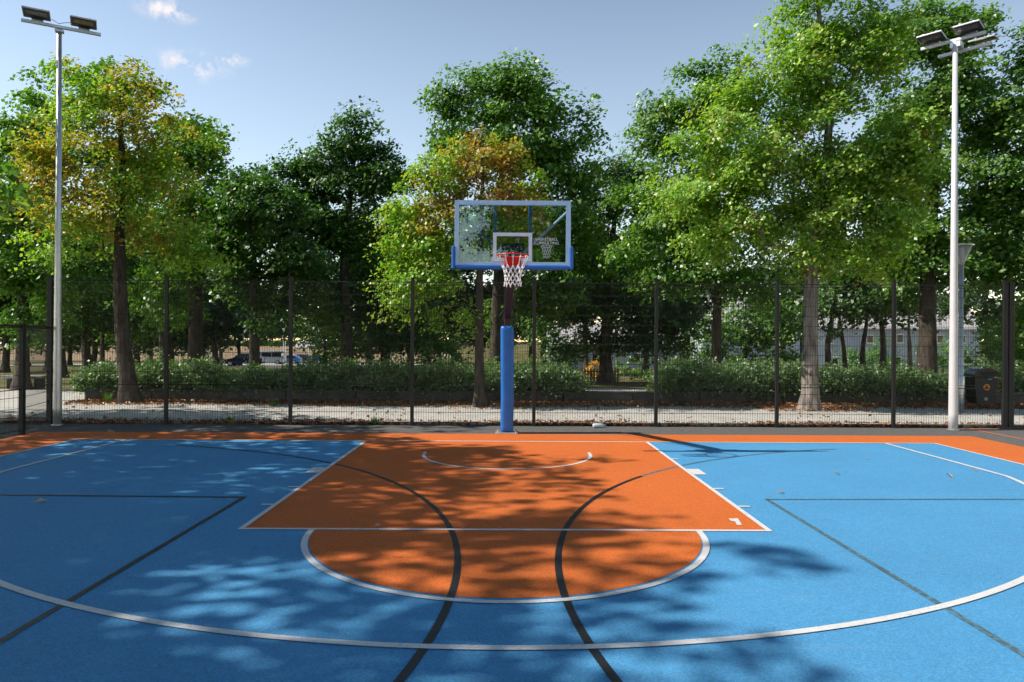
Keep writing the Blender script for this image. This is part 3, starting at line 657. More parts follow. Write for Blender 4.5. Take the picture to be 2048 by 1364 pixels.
def grow(name, label, d, base, trunk_px, lobes, pal='green', leaf=(.13, .10), k=4.0, trad=.2, seed=1, group=None, bark='bark', clump=60, spread=.24, pal_fn=None, twig_min=.007, cat='tree', depth=.9, flat_=.5, mode='px', clus=.36):
    """a tree: trunk through trunk_px, limbs reaching every leaf spray inside the lobes (given at distance d)"""
    rg = np.random.default_rng(seed); px = d / FPX
    if mode == 'px':
        bx, by = P(base[0], base[1], d)[:2]; bz = terrain(by)
        tp = [np.array([bx, by, bz])] + [P(a[0], a[1], d) for a in trunk_px]
        lb = [(P(l[0], l[1], d + (l[4] if len(l) > 4 else 0)), np.array([l[2] * px, (l[2] * .5 + l[3] * .5) * px * depth, l[3] * px])) for l in lobes]
    else:
        bx, by = base; bz = terrain(by); tp = [np.array([bx, by, bz])] + [np.array([bx + a[0], by + a[1], bz + a[2]]) for a in trunk_px]
        lb = [(np.array([bx + l[0], by + l[1], bz + l[2]]), np.array([l[3], l[4], l[5]])) for l in lobes]
    k = k * KD; lb = [(c_, r_ * GROW) for c_, r_ in lb] if mode == 'px' and cat == 'tree' else lb
    root = thing(name, label, cat, (bx, by, bz), 0, group); O = np.array([bx, by, bz])
    area = np.array([math.pi * r[0] * r[2] for _, r in lb]); nl = int(area.sum() * k / (leaf[0] * leaf[1] * .55)); nc = max(12, nl // clump)
    cnt = rg.multinomial(nc, area / area.sum()); pts = []; outs = []
    for (c, r), n_ in zip(lb, cnt):
        # boughs first, sprays of leaves round each bough: light and dark clumps with gaps between
        cs = clus * max(1.0, d / 24 if mode == 'px' else 1.0); ns_ = max(4, int(r[0] * r[2] * 3.14 / (cs * cs * 2.6)))
        dv_ = rnd_dirs(rg, ns_); rr = (.25 + .75 * rg.random(ns_) ** .5)[:, None] * (1 + .12 * np.clip(rg.normal(size=(ns_, 1)), -1.6, 1.6))
        sub = c + dv_ * r * rr; wt = rg.gamma(2.2, 1, ns_); which_ = rg.choice(ns_, n_, p=wt / wt.sum())
        jit = np.clip(rg.normal(size=(n_, 3)), -1.7, 1.7) * cs * np.array([1, 1, .62]); pp = sub[which_] + jit
        oo = dv_[which_] * .6 + jit / cs * .4; oo /= np.linalg.norm(oo, axis=1, keepdims=True) + 1e-9
        pts.append(pp); outs.append(oo)
    pts = np.concatenate(pts); outs = np.concatenate(outs)
    keep = pts[:, 2] > bz + 1.0 if cat == 'tree' else pts[:, 2] > bz + .1
    pts = pts[keep]; outs = outs[keep]; nc = len(pts)
    TV, TF, TC, TR = trunk_mesh(rg, tp, trad)
    # skeleton
    maxn = len(TC) + nc * 7; N = np.zeros((maxn, 3)); par = np.full(maxn, -1); N[:len(TC)] = TC; par[1:len(TC)] = np.arange(len(TC) - 1); cntn = len(TC)
    lowz = tp[0][2] + .32 * (tp[-1][2] - tp[0][2])
    dt = np.min(np.linalg.norm(pts[:, None, :] - TC[None, ::2, :], axis=2), axis=1)
    tip = np.zeros(maxn, bool); tip[:3] = True
    for i in np.argsort(dt):
        c = pts[i]; dd = N[:cntn] - c; hd_ = np.hypot(dd[:, 0], dd[:, 1]); dist = np.sqrt((dd ** 2).sum(1))
        cost = dist + 1.1 * np.maximum(0, dd[:, 2] + .35 * hd_) + 1.5 * np.maximum(0, lowz - .6 - N[:cntn, 2]) * (np.arange(cntn) < len(TC))
        j = int(np.argmin(cost)); L = dist[j]; ns = int(min(6, max(1, round(L / .55)))); p = N[j].copy(); prev = j
        for s_ in range(1, ns + 1):
            t_ = s_ / ns; q = p + (c - p) * t_; q[2] += .10 * L * math.sin(math.pi * t_); q += rg.normal(size=3) * .035 * L * (t_ < 1)
            N[cntn] = q; par[cntn] = prev; prev = cntn; cntn += 1
    N = N[:cntn]; par = par[:cntn]
    acc = np.full(cntn, 0.0); isleaf = np.ones(cntn, bool); isleaf[par[par >= 0]] = False; acc[isleaf] = .0052 ** 2.35
    for i in range(cntn - 1, 0, -1): acc[par[i]] += acc[i]
    rad = acc ** (1 / 2.35); rad[:len(TC)] = np.maximum(TR, 0); lim = trad * .62; rad[len(TC):] = np.minimum(rad[len(TC):], lim)
    e = np.arange(len(TC), cntn); e = e[rad[e] > twig_min]; pa = par[e]
    ra = np.minimum(rad[pa], rad[e] * 1.35); BV, BF = branch_mesh(N[pa], N[e], ra, rad[e])
    tr = big_mesh('trunk', TV - O, TF, M[bark], root, smooth=True)
    if len(e):
        limb = np.arange(cntn); nt = len(TC)
        for i in range(nt, cntn):
            if par[i] >= nt: limb[i] = limb[par[i]]
        le = limb[e]; big = np.unique(le[rad[le] > max(.028, twig_min * 1.6)]); rest = ~np.isin(le, big)
        for b_i in big:
            ms = np.where(le == b_i)[0]; rr_ = np.minimum(rad[par[e[ms]]], rad[e[ms]] * 1.35); bv, bf = branch_mesh(N[par[e[ms]]], N[e[ms]], rr_, rad[e[ms]]); big_mesh('limb', bv - O, bf, M[bark], root, smooth=True)
        if rest.any():
            ms = np.where(rest)[0]; rr_ = np.minimum(rad[par[e[ms]]], rad[e[ms]] * 1.35); bv, bf = branch_mesh(N[par[e[ms]]], N[e[ms]], rr_, rad[e[ms]]); tw = big_mesh('twigs', bv - O, bf, M[bark], root, smooth=True); tw['kind'] = 'stuff'
    # leaf sprays
    per = np.maximum(6, rg.poisson(clump, nc)); idx = np.repeat(np.arange(nc), per); n_ = len(idx)
    sc = spread * rg.uniform(.6, 1.35, nc)[idx][:, None]
    off = np.clip(rg.normal(size=(n_, 3)), -1.8, 1.8) * sc * np.array([1, 1, flat_]); off[:, 2] -= .25 * (off[:, 0] ** 2 + off[:, 1] ** 2) / sc[:, 0]
    C = pts[idx] + off
    Nn = outs[idx] * .5 + np.array([0, 0, .4]) + SUN_DIR * .6 + rg.normal(size=(n_, 3)) * .5; Nn /= np.linalg.norm(Nn, axis=1, keepdims=True)
    LV, LF = leaves(rg, C, Nn, leaf[0], leaf[1])
    if pal_fn is None: col = pick(rg, pal, nc)[idx] * .5 + pick(rg, pal, n_) * .5
    else:
        pw = pal_fn(pts, rg)      # palette name index per spray
        col = np.zeros((n_, 3)); names, which = pw
        for q_, nm in enumerate(names):
            ms = which[idx] == q_; col[ms] = pick(rg, nm, int(ms.sum()))
        c2 = np.zeros((nc, 3))
        for q_, nm in enumerate(names): c2[which == q_] = pick(rg, nm, int((which == q_).sum()))
        col = col * .6 + c2[idx] * .4
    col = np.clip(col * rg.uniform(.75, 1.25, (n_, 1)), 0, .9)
    big_mesh('crown', LV - O, LF, M['leaf'], root, np.repeat(col, 4, 0))
    STATS.append((name, n_, len(BF)))
    return root
STATS = []; KD = 1.9; GROW = 1.10
def px_of(pts):
    """park position seen as an approximate bearing and height fraction, used only to choose leaf colours"""
    return pts

# the three trees on the path side
def gold_fn(pts, rg):
    x = pts[:, 0]; z = pts[:, 2]; f = .5 + .28 * np.sin(x * 1.9 + z * 1.3) + .28 * np.sin(pts[:, 1] * 2.1 - z * 1.6 + x) + .16 * rg.normal(size=len(pts)); w_ = np.zeros(len(pts), int)
    w_[f > .70] = 1; w_[(x > -8.9) & (f > .3)] = 1; w_[(z < 4.8) & (f > .4)] = 1; w_[(x > -8.4)] = 1
    return ['gold', 'lime'], w_
grow('maple_tree', 'golden autumn tree with leaning dark trunk beside the left floodlight pole', 19.2, (262, 806), [(247, 690), (240, 560), (238, 430), (246, 330), (240, 240), (242, 185)],
     [(232, 165, 90, 55), (165, 190, 60, 50), (150, 260, 75, 65), (310, 240, 75, 60), (230, 270, 110, 80), (235, 370, 130, 75), (110, 370, 90, 60), (345, 345, 80, 65), (60, 310, 60, 42), (230, 450, 130, 50), (335, 440, 80, 55), (120, 470, 70, 42), (390, 500, 50, 50)],
     leaf=(.10, .08), k=1.1, trad=.22, seed=11, twig_min=.0045, pal_fn=gold_fn, spread=.22)
def mid_fn(pts, rg):
    x = pts[:, 0]; z = pts[:, 2]; f = .5 + .26 * np.sin(x * 2.3 + z * 1.4) + .26 * np.sin(pts[:, 1] * 2.2 - z * 1.9 + x) + .16 * rg.normal(size=len(pts)); w_ = np.zeros(len(pts), int)
    w_[(z > 4.6) & (f > .4)] = 1; w_[(z > 5.2) & (x > -1.2) & (f > .8)] = 2; w_[(x > .3) & (z > 4.4) & (f > .5)] = 2; w_[(z > 6.9) & (x > -1.4) & (f > .55)] = 2
    w_[(x < -2.4) & (f > .3)] = 0
    return ['lime', 'gold', 'rust'], w_
grow('linden_tree', 'young tree turning rusty on its right side directly behind the backboard', 18.6, (960, 817), [(958, 690), (959, 560), (963, 440), (966, 350), (963, 300)],
     [(905, 290, 62, 48), (975, 290, 55, 48), (860, 350, 70, 55), (960, 370, 95, 60), (1065, 375, 55, 55), (840, 430, 55, 52), (905, 470, 85, 60), (812, 500, 40, 52), (850, 560, 62, 50), (800, 580, 34, 36), (1040, 450, 55, 45), (900, 620, 50, 40)],
     leaf=(.095, .075), k=2.1, trad=.14, seed=22, twig_min=.0045, pal_fn=mid_fn, spread=.2, bark='bark')
grow('linden_tree', 'large bright yellow-green tree with pale knotty trunk right of the hoop', 18.2, (1620, 822), [(1621, 700), (1623, 560), (1626, 450), (1652, 330), (1662, 200), (1640, 60), (1635, -40)],
     [(1640, 50, 100, 70), (1650, -40, 80, 50), (1575, 130, 75, 75), (1735, 130, 85, 75), (1490, 260, 105, 90), (1640, 260, 130, 110), (1775, 255, 95, 95), (1425, 385, 100, 62), (1555, 410, 120, 70), (1700, 410, 120, 70), (1800, 380, 75, 65), (1400, 455, 60, 35), (1640, 490, 90, 35), (1760, 480, 70, 35)],
     pal='lime', leaf=(.095, .078), k=3.3, trad=.2, seed=33, twig_min=.0045, spread=.22, bark='bark_pale')
# trees beyond the hedge
L30 = (.165, .13); L25 = (.135, .105)
mid = [
 ('maple_tree', 'dark green tree with forked trunk behind the hedge, right of the golden tree', 24, (392, 775), [(390, 660), (393, 570), (378, 480), (384, 400), (372, 320)],
  [(372, 280, 50, 45), (408, 330, 55, 50), (375, 420, 85, 65), (330, 520, 65, 45), (455, 410, 80, 75), (445, 510, 70, 55), (395, 500, 60, 60), (340, 600, 50, 40)], 'green', L25, 2.6, .27, 41),
 ('maple_tree', 'dark tree with stout trunk in front of the parked dark blue car', 22.3, (508, 768), [(508, 670), (506, 580), (503, 480), (495, 390)],
  [(498, 390, 65, 50), (545, 430, 70, 65), (480, 490, 75, 60), (550, 545, 65, 55), (495, 600, 60, 38), (575, 600, 36, 30), (600, 500, 50, 60)], 'dark', L25, 2.7, .19, 42),
 ('maple_tree', 'tall dense dark tree left of the backboard with rounded top', 26, (697, 778), [(692, 650), (688, 520), (700, 400), (712, 280)],
  [(712, 262, 48, 42), (640, 322, 60, 45), (722, 340, 70, 55), (605, 400, 60, 55), (690, 420, 85, 65), (612, 480, 60, 52), (700, 520, 80, 60), (645, 575, 60, 45), (765, 330, 40, 60)], 'dark', L25, 3.2, .26, 43),
 ('maple_tree', 'dark slanting tree close behind the long hedge, left of the fence post', 27, (772, 778), [(768, 650), (785, 550), (800, 450)],
  [(795, 450, 45, 50), (790, 545, 50, 42), (750, 610, 55, 42), (690, 640, 55, 45), (760, 680, 60, 35), (820, 660, 40, 45)], 'dark', L25, 2.6, .2, 44),
 ('oak_tree', 'tallest broad green tree rising behind the backboard', 30, (992, 778), [(994, 640), (1000, 500), (1005, 360), (1005, 200)],
  [(935, 190, 62, 50), (1000, 172, 60, 48), (1070, 195, 55, 50), (900, 250, 50, 48), (1010, 270, 120, 75), (1115, 300, 65, 60), (1158, 255, 34, 36), (1095, 410, 90, 75), (1010, 480, 100, 70), (1135, 500, 75, 60), (1060, 590, 80, 45), (1165, 330, 30, 50)], 'green', L30, 3.0, .33, 45),
 ('hornbeam_tree', 'low spreading dark tree by the picket fence, right of the hoop', 33, (1212, 768), [(1210, 690), (1215, 600), (1225, 480), (1235, 380)],
  [(1200, 610, 110, 42), (1115, 632, 55, 30), (1300, 620, 80, 45), (1210, 530, 100, 55), (1235, 430, 85, 65), (1242, 350, 62, 42), (1345, 655, 48, 24), (1190, 672, 80, 18), (1140, 690, 55, 18), (1285, 682, 70, 20), (1350, 695, 40, 16)], 'dark', L30, 2.9, .3, 46),
 ('oak_tree', 'tall green tree left of the large yellow-green tree, straight dark trunk', 25, (1434, 778), [(1434, 660), (1436, 560), (1420, 420), (1405, 280), (1405, 160)],
  [(1402, 150, 52, 50), (1345, 225, 62, 50), (1440, 220, 60, 60), (1300, 285, 45, 42), (1375, 330, 80, 60), (1335, 430, 85, 60), (1450, 470, 75, 60), (1385, 530, 80, 50), (1490, 560, 60, 40), (1300, 520, 50, 50)], 'green', L25, 2.9, .18, 47),
 ('oak_tree', 'very tall dark-trunked tree behind the right floodlight pole', 23.5, (1855, 780), [(1855, 660), (1857, 520), (1865, 380), (1880, 220), (1890, 80)],
  [(1850, 55, 70, 48), (1900, 40, 50, 36), (1790, 90, 55, 50), (1930, 130, 90, 65), (1850, 195, 95, 65), (1960, 240, 95, 75), (1885, 330, 105, 75), (1990, 370, 80, 75), (1850, 440, 95, 58), (1960, 470, 90, 60), (1775, 515, 75, 42), (1900, 540, 95, 38)], 'green', L25, 3.0, .3, 48),
 ('oak_tree', 'green tree cut by the right edge of the picture', 23, (2100, 780), [(2098, 600), (2090, 400), (2085, 150)],
  [(2065, 130, 45, 75), (2045, 300, 70, 85), (2050, 490, 80, 90), (2030, 640, 50, 55), (2080, 700, 60, 40), (2130, 300, 90, 200)], 'green', L25, 2.6, .25, 49),
 ('rowan_tree', 'small thin tree with slanting pale stems before the white houses', 31, (1692, 768), [(1688, 700), (1680, 640), (1672, 590)],
  [(1670, 590, 60, 38), (1720, 570, 55, 38), (1640, 640, 30, 40), (1690, 540, 70, 35)], 'dark', L30, 2.0, .12, 50),
 ('rowan_tree', 'small dark tree with two bent stems, right of the slanting one', 31.5, (1727, 768), [(1724, 700), (1735, 640), (1738, 580)],
  [(1740, 570, 60, 40), (1690, 610, 36, 28), (1785, 590, 40, 32)], 'dark', L30, 2.0, .14, 51),
 ('rowan_tree', 'small pale-stemmed tree close to the thick trunk behind the floodlight pole', 30, (1820, 765), [(1820, 700), (1817, 650), (1822, 590)],
  [(1815, 590, 45, 38), (1840, 560, 50, 35), (1790, 560, 40, 36)], 'green', L30, 2.0, .11, 52, 'bark_pale'),
 ('hazel_tree', 'bright sunlit leafy small tree between two dark trunks, right of the gap', 42, (1492, 752), [(1490, 700), (1488, 650), (1492, 610)],
  [(1470, 630, 55, 35), (1520, 650, 55, 42), (1430, 655, 30, 45), (1480, 690, 60, 28), (1570, 660, 34, 55), (1590, 620, 30, 40)], 'fresh', (.21, .17), 2.2, .16, 53),
 ('maple_tree', 'green tree at the left edge of the picture with straight dark trunk', 24, (45, 785), [(46, 660), (44, 520), (40, 400), (38, 260)],
  [(38, 250, 55, 40), (25, 330, 65, 62), (60, 420, 70, 60), (25, 530, 65, 62), (75, 560, 55, 50), (60, 640, 60, 30)], 'green', L25, 2.5, .22, 54),
 ('maple_tree', 'green tree showing behind the golden crown on the left', 28, (330, 775), [(330, 660), (320, 520), (290, 380), (270, 250)],
  [(160, 165, 60, 46), (105, 200, 38, 45), (250, 165, 55, 45), (365, 275, 50, 52), (405, 305, 28, 26), (300, 330, 75, 62), (180, 330, 80, 62), (90, 300, 60, 60), (230, 440, 90, 55), (330, 600, 60, 40)], 'green', L30, 2.3, .26, 55),
 ('ash_tree', 'thin dark tree on the lawn just right of the left floodlight pole', 36, (126, 757), [(122, 690), (118, 620), (120, 500)],
  [(125, 480, 75, 60), (125, 570, 70, 52), (100, 630, 55, 32)], 'green', L30, 2.2, .2, 56),
 ('ash_tree', 'dark tree with thick short trunk on the lawn, left of the golden tree', 38, (176, 757), [(172, 690), (172, 620), (180, 500)],
  [(185, 500, 70, 60), (195, 590, 65, 45), (170, 640, 60, 30), (240, 640, 36, 28)], 'dark', L30, 2.4, .24, 57),
 ('ash_tree', 'slim straight tree on the lawn close to the golden tree trunk', 41, (205, 745), [(204, 690), (206, 640), (210, 560)],
  [(215, 560, 60, 48), (225, 630, 48, 30)], 'green', L30, 2.0, .15, 58),
 ('ash_tree', 'slim tree on the lawn left of the tall fence post, before the dry bank', 42, (301, 747), [(300, 700), (302, 650), (305, 560)],
  [(310, 540, 65, 55), (320, 620, 60, 36), (290, 665, 40, 18)], 'green', L30, 2.2, .17, 59),
]
for t in mid:
    nm, lab, d, base, tp, lobes, pal, lf, k, tr, sd_ = t[:11]
    grow(nm, lab, d, base, tp, lobes, pal=pal, leaf=lf, k=k * 1.25, trad=tr, seed=sd_, spread=.23 * d / 24, twig_min=.007, group='park trees beyond the hedge', bark=t[11] if len(t) > 11 else 'bark', clump=44)

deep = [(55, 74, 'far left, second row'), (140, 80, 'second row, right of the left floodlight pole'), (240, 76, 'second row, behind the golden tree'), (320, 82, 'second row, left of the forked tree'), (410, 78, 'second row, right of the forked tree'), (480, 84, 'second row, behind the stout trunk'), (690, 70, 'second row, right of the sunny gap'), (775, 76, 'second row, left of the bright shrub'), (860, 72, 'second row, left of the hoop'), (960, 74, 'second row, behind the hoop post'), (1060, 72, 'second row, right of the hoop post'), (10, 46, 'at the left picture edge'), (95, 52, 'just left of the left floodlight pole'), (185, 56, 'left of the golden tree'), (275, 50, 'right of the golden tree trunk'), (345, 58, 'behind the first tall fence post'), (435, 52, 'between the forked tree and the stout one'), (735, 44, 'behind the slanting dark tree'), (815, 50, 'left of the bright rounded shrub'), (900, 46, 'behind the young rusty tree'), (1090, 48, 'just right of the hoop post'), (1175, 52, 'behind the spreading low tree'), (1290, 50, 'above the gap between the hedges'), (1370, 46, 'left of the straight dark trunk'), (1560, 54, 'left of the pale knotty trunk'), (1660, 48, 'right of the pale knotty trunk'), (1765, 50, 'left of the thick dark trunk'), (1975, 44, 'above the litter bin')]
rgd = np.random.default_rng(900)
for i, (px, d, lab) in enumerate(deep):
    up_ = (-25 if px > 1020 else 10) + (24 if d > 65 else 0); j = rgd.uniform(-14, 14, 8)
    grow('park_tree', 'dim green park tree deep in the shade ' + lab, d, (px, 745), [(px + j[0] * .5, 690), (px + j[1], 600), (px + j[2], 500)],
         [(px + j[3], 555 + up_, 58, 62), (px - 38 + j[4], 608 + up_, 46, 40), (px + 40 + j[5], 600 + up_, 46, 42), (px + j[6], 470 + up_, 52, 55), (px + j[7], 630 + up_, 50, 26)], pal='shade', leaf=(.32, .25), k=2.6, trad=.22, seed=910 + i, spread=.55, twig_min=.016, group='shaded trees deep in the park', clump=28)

# shrubs and columnar evergreens behind the hedge
grow('columnar_yew', 'narrow upright evergreen at the right edge of the sunny gap, left half', 24.5, (652, 775), [(650, 700), (648, 640), (648, 600)],
     [(648, 610, 14, 32), (650, 660, 20, 40), (652, 715, 24, 40), (655, 745, 26, 30)], pal='green', leaf=(.10, .07), k=3.2, trad=.08, seed=61, spread=.12, cat='shrub', flat_=1.2)
grow('shrub', 'bright green rounded shrub behind the hedge, left of the hoop post', 27, (890, 770), [(890, 730), (890, 690)],
     [(892, 672, 36, 32), (870, 712, 30, 32), (915, 715, 34, 35), (895, 742, 50, 20)], pal='fresh', leaf=(.12, .09), k=2.8, trad=.08, seed=62, spread=.16, cat='shrub', flat_=.9)
grow('shrub', 'rounded green shrub in front of the white house, right of the small trees', 70, (1745, 745), [(1745, 730), (1745, 710)],
     [(1745, 705, 32, 22), (1715, 712, 22, 16), (1770, 715, 22, 18)], pal='fresh', leaf=(.22, .17), k=2.4, trad=.1, seed=63, spread=.4, cat='shrub', flat_=.9)
grow('shrub', 'sunlit shrub before the white house, half hidden by the right floodlight pole', 68, (1885, 748), [(1885, 735), (1885, 715)],
     [(1882, 708, 24, 22), (1905, 715, 24, 20), (1935, 715, 18, 18)], pal='fresh', leaf=(.22, .17), k=2.4, trad=.1, seed=64, spread=.4, cat='shrub', flat_=.9)
grow('shrub', 'dark shrub behind the litter bin at the right', 26, (1990, 775), [(1990, 740), (1990, 700)],
     [(1985, 690, 40, 40), (2030, 700, 40, 45), (1960, 730, 36, 30), (2010, 745, 50, 30)], pal='green', leaf=(.13, .10), k=2.4, trad=.06, seed=65, spread=.2, cat='shrub', flat_=.9)
grow('flowering_shrub', 'small yellow flowering bush behind the picket fence', 36.5, (1183, 752), [(1183, 742), (1183, 736)],
     [(1186, 737, 15, 6), (1176, 742, 8, 5)], pal='yellow', leaf=(.10, .09), k=2.2, trad=.03, seed=66, spread=.12, cat='shrub', flat_=.8)
grow('shrub', 'low green garden shrub in the gap between the two hedges', 37, (1262, 752), [(1262, 742), (1262, 735)],
     [(1262, 735, 25, 12), (1295, 738, 22, 11), (1235, 740, 14, 10)], pal='green', leaf=(.13, .10), k=2.4, trad=.03, seed=67, spread=.15, cat='shrub', flat_=.8)

# hedges on the wall
def hedge(name, label, x0, x1, y0, y1, hfun, n, seed, dark=1.0):
    rg = np.random.default_rng(seed); root = thing(name, label, 'hedge', ((x0 + x1) / 2, (y0 + y1) / 2, 0)); O = np.array([(x0 + x1) / 2, (y0 + y1) / 2, 0])
    ns = n // 26; cx = rg.uniform(x0, x1, ns); cy = y0 + (y1 - y0) * rg.beta(.7, .9, ns); h = np.array([hfun(a) for a in cx]) * (1.0 + .16 * np.sin(cx * 3.1 + cy * 2) * np.sin(cx * 1.3) + .12 * rg.normal(size=ns))
    cz = .14 + (h - .14) * rg.random(ns) ** .7
    c = np.stack([cx, cy - .12 * np.sin(np.clip((cz - .2) / .9, 0, 1) * 3.14), cz], 1)
    idx = np.repeat(np.arange(ns), 26); C = c[idx] + rg.normal(size=(len(idx), 3)) * np.array([.11, .11, .075])
    out = np.stack([rg.normal(size=ns) * .3, np.sign(cy - (y0 + y1) / 2) * .45, .5 + 0 * cx], 1)
    Nn = out[idx] + rg.normal(size=(len(idx), 3)) * .6; Nn /= np.linalg.norm(Nn, axis=1, keepdims=True)
    V, F = leaves(rg, C, Nn, .085, .06); col = pick(rg, 'hedge', ns)[idx] * .5 + pick(rg, 'hedge', len(idx)) * .5
    big_mesh('foliage', V - O, F, M['leaf'], root, np.repeat(col * rg.uniform(.8, 1.25, (len(idx), 1)), 4, 0))
    A = np.stack([cx, cy * .5 + .5 * (y0 + y1) / 2, np.full(ns, .0)], 1)[::3]; B = c[::3]; A[:, 0] += rg.normal(size=len(A)) * .15
    Mid = (A + B) / 2 + rg.normal(size=A.shape) * .05
    V1, F1 = branch_mesh(A, Mid, np.full(len(A), .011), np.full(len(A), .008), 4); V2, F2 = branch_mesh(Mid, B, np.full(len(A), .008), np.full(len(A), .004), 4)
    big_mesh('stems', np.concatenate([V1, V2]) - O, np.concatenate([F1, F2 + len(V1)]), M['bark'], root)
    return root
def hx(px): return (px - 1016) / FPX * 20.9
hl = lambda x: float(np.interp(x, [hx(180), hx(230), hx(420), hx(560), hx(640), hx(760), hx(850), hx(1000), hx(1120), hx(1175)], [.62, .98, .92, .78, .86, 1.04, .92, 1.0, .96, .6]))
hr = lambda x: float(np.interp(x, [hx(1295), hx(1340), hx(1500), hx(1620), hx(1800), hx(1890)], [.6, 1.06, 1.02, .95, .82, .7]))
hedge('hedge', 'long dark green hedge on the low wall, left half of the picture', hx(182), hx(1168), 7.98, 9.2, hl, 60000, 71)
hedge('hedge', 'dense green hedge on the low wall, right of the gap', hx(1305), hx(1895), 7.9, 9.2, hr, 40000, 72)
hedge('hedge', 'low green hedge on the wall behind the litter bin', hx(1930), hx(2120), 8.3, 9.2, lambda x: .95, 9000, 73)

# fallen leaves: loose drifts at the fence foot and along the wall
def litter(n, xr, yr, seed, bias=1.0, size=.075):
    rg = np.random.default_rng(seed); x = rg.uniform(*xr, n); y = yr[0] + (yr[1] - yr[0]) * rg.random(n) ** bias
    dens = .5 + .5 * np.sin(x * 1.1 + .6 * np.sin(x * 2.7)) ; ok = rg.random(n) < .35 + .65 * dens; x = x[ok]; y = y[ok]; n = len(x)
    C = np.stack([x, y, .02 + rg.random(n) * .03], 1); Nn = rg.normal(size=(n, 3)) * .45 + np.array([0, 0, 1]); Nn /= np.linalg.norm(Nn, axis=1, keepdims=True)
    V, F = leaves(rg, C, Nn, size, size * .75, -.15); return V, F, np.repeat(pick(rg, 'litter', n) * rg.uniform(.7, 1.2, (n, 1)), 4, 0)
parts_ = [litter(8500, (-11, 13.5), (2.28, 3.0), 81, 1.9), litter(15000, (-12, 16), (7.87, 6.3), 82, 1.5), litter(450, (-11, 13), (2.5, 6.5), 83, 1.0), litter(900, (6.6, 9.2), (5.4, 7.6), 84), litter(500, (-1.9, .5), (5.6, 7.2), 85)]
V = []; F = []; Cc = []; k0 = 0
for v_, f_, c_ in parts_: V.append(v_); F.append(f_ + k0); Cc.append(c_); k0 += len(v_)
o = big_mesh('fallen_leaves', np.concatenate(V), np.concatenate(F), M['litter'], None, np.concatenate(Cc)); tag(o, 'drifts of rusty fallen leaves along the fence foot and the low wall', 'leaves', kind='stuff')
# single leaves blown onto the court
for i, (px, py, lab) in enumerate([(1733, 920, 'curled pale dead leaf on the sunny blue court'), (1900, 956, 'small pale dead leaf on the blue court, inside the right three-point line'), (1950, 944, 'pale dead leaf on the blue court beside the right sideline'),
                                   (755, 1057, 'tiny pale leaf lying on the free-throw line'), (1560, 988, 'tiny pale leaf on the blue court near the key'), (1675, 951, 'dry leaf speck mid-way on the sunny blue court'), (80, 1008, 'small dry leaf on the shaded blue court, far left')]):
    rg = np.random.default_rng(300 + i); g = G(px, py); V, F = leaves(rg, np.array([[0, 0, .012]]), np.array([[.25, -.2, .93]]), .085, .06, -.25)
    o = big_mesh('fallen_leaf', V, F, M['litter'], None, np.repeat(np.array([[.46, .36, .25]]), 4, 0)); o.location = (g[0], g[1], .018); tag(o, lab, 'leaf', 'single leaves blown onto the court')
# weeds and grass tufts
def tuft(px, py, label, n, h, seed, d=None):
    rg = np.random.default_rng(seed); g = G(px, py); root_v = []; F = []
    for i in range(n):
        a = rg.uniform(0, 6.28); r = rg.uniform(0, .1); b = np.array([r * math.cos(a), r * math.sin(a), 0]); lean = np.array([math.cos(a), math.sin(a), 0]) * rg.uniform(.03, .12); hh = h * rg.uniform(.5, 1.1); s = np.array([-math.sin(a), math.cos(a), 0]) * .007; k = len(root_v)
        root_v += [b - s, b + s, b + lean * .4 + s * .8 + [0, 0, hh * .6], b + lean * .4 - s * .8 + [0, 0, hh * .6], b + lean + [0, 0, hh]]
        F += [(k, k + 1, k + 2), (k, k + 2, k + 3), (k + 3, k + 2, k + 4)]
    o = big_mesh('grass_tuft', np.array(root_v), np.array(F), M['leaf'], None, np.tile(np.array([[.10, .20, .03]]), (len(root_v), 1)) * 1.0); o.location = (g[0], g[1], 0.0); tag(o, label, 'grass', 'weeds along the path')
tuft(750, 850, 'bright grass tuft at the fence foot left of the hoop post', 60, .2, 91)
tuft(548, 812, 'small weed on the leaf litter before the low wall, left of centre', 40, .26, 92)
tuft(460, 846, 'small weed at the fence foot behind the left part of the court', 30, .2, 93)
tuft(1082, 812, 'low weed in the leaves behind the hoop, under the hedge', 30, .14, 94)
tuft(215, 805, 'leafy weed at the left end of the low wall', 70, .3, 95)
g = G(1198, 856)
pb = thing('plastic_litter', 'crumpled pale blue plastic bottle lying at the fence foot', 'litter', (g[0], g[1], 0), R(15))
M['plastic'] = plain('pale_plastic', (.55, .66, .75), .3, var=.2)
MB().tube([(-.13, 0, .05), (-.12, 0, .052), (.04, 0, .05), (.09, 0, .05), (.115, 0, .05), (.14, 0, .05)], [.03, .045, .043, .03, .014, .014], 9).build('bottle', M['plastic'], pb, smooth=True)
MB().tube([(.138, 0, .05), (.155, 0, .05)], .018, 8).build('cap', M['bar_blue'], pb)

# ---------------------------------------------------------------- beyond the lawn: picket fence, houses, cars
pf = thing('picket_fence', 'low weathered picket fence on the lawn behind the gap in the hedge', 'fence', (0, 0, 0))
M['wood'] = plain('weathered_wood', (.10, .085, .07), .9, var=.3, scale=12)
a = P(1140, 760, 34); b = P(1236, 760, 34)
for i in range(17):
    t = i / 16; x = a[0] + (b[0] - a[0]) * t; y = a[1]; z = terrain(y) - .02
    MB().prism([(x - .035, z), (x + .035, z), (x + .035, z + .62), (x, z + .69), (x - .035, z + .62)], 'y', y, y + .02).build('picket', M['wood'], pf)
for zz in (.18, .48): MB().box(((a[0] + b[0]) / 2, a[1] + .035, terrain(a[1]) + zz), (b[0] - a[0] + .1, .025, .06)).build('rail', M['wood'], pf)

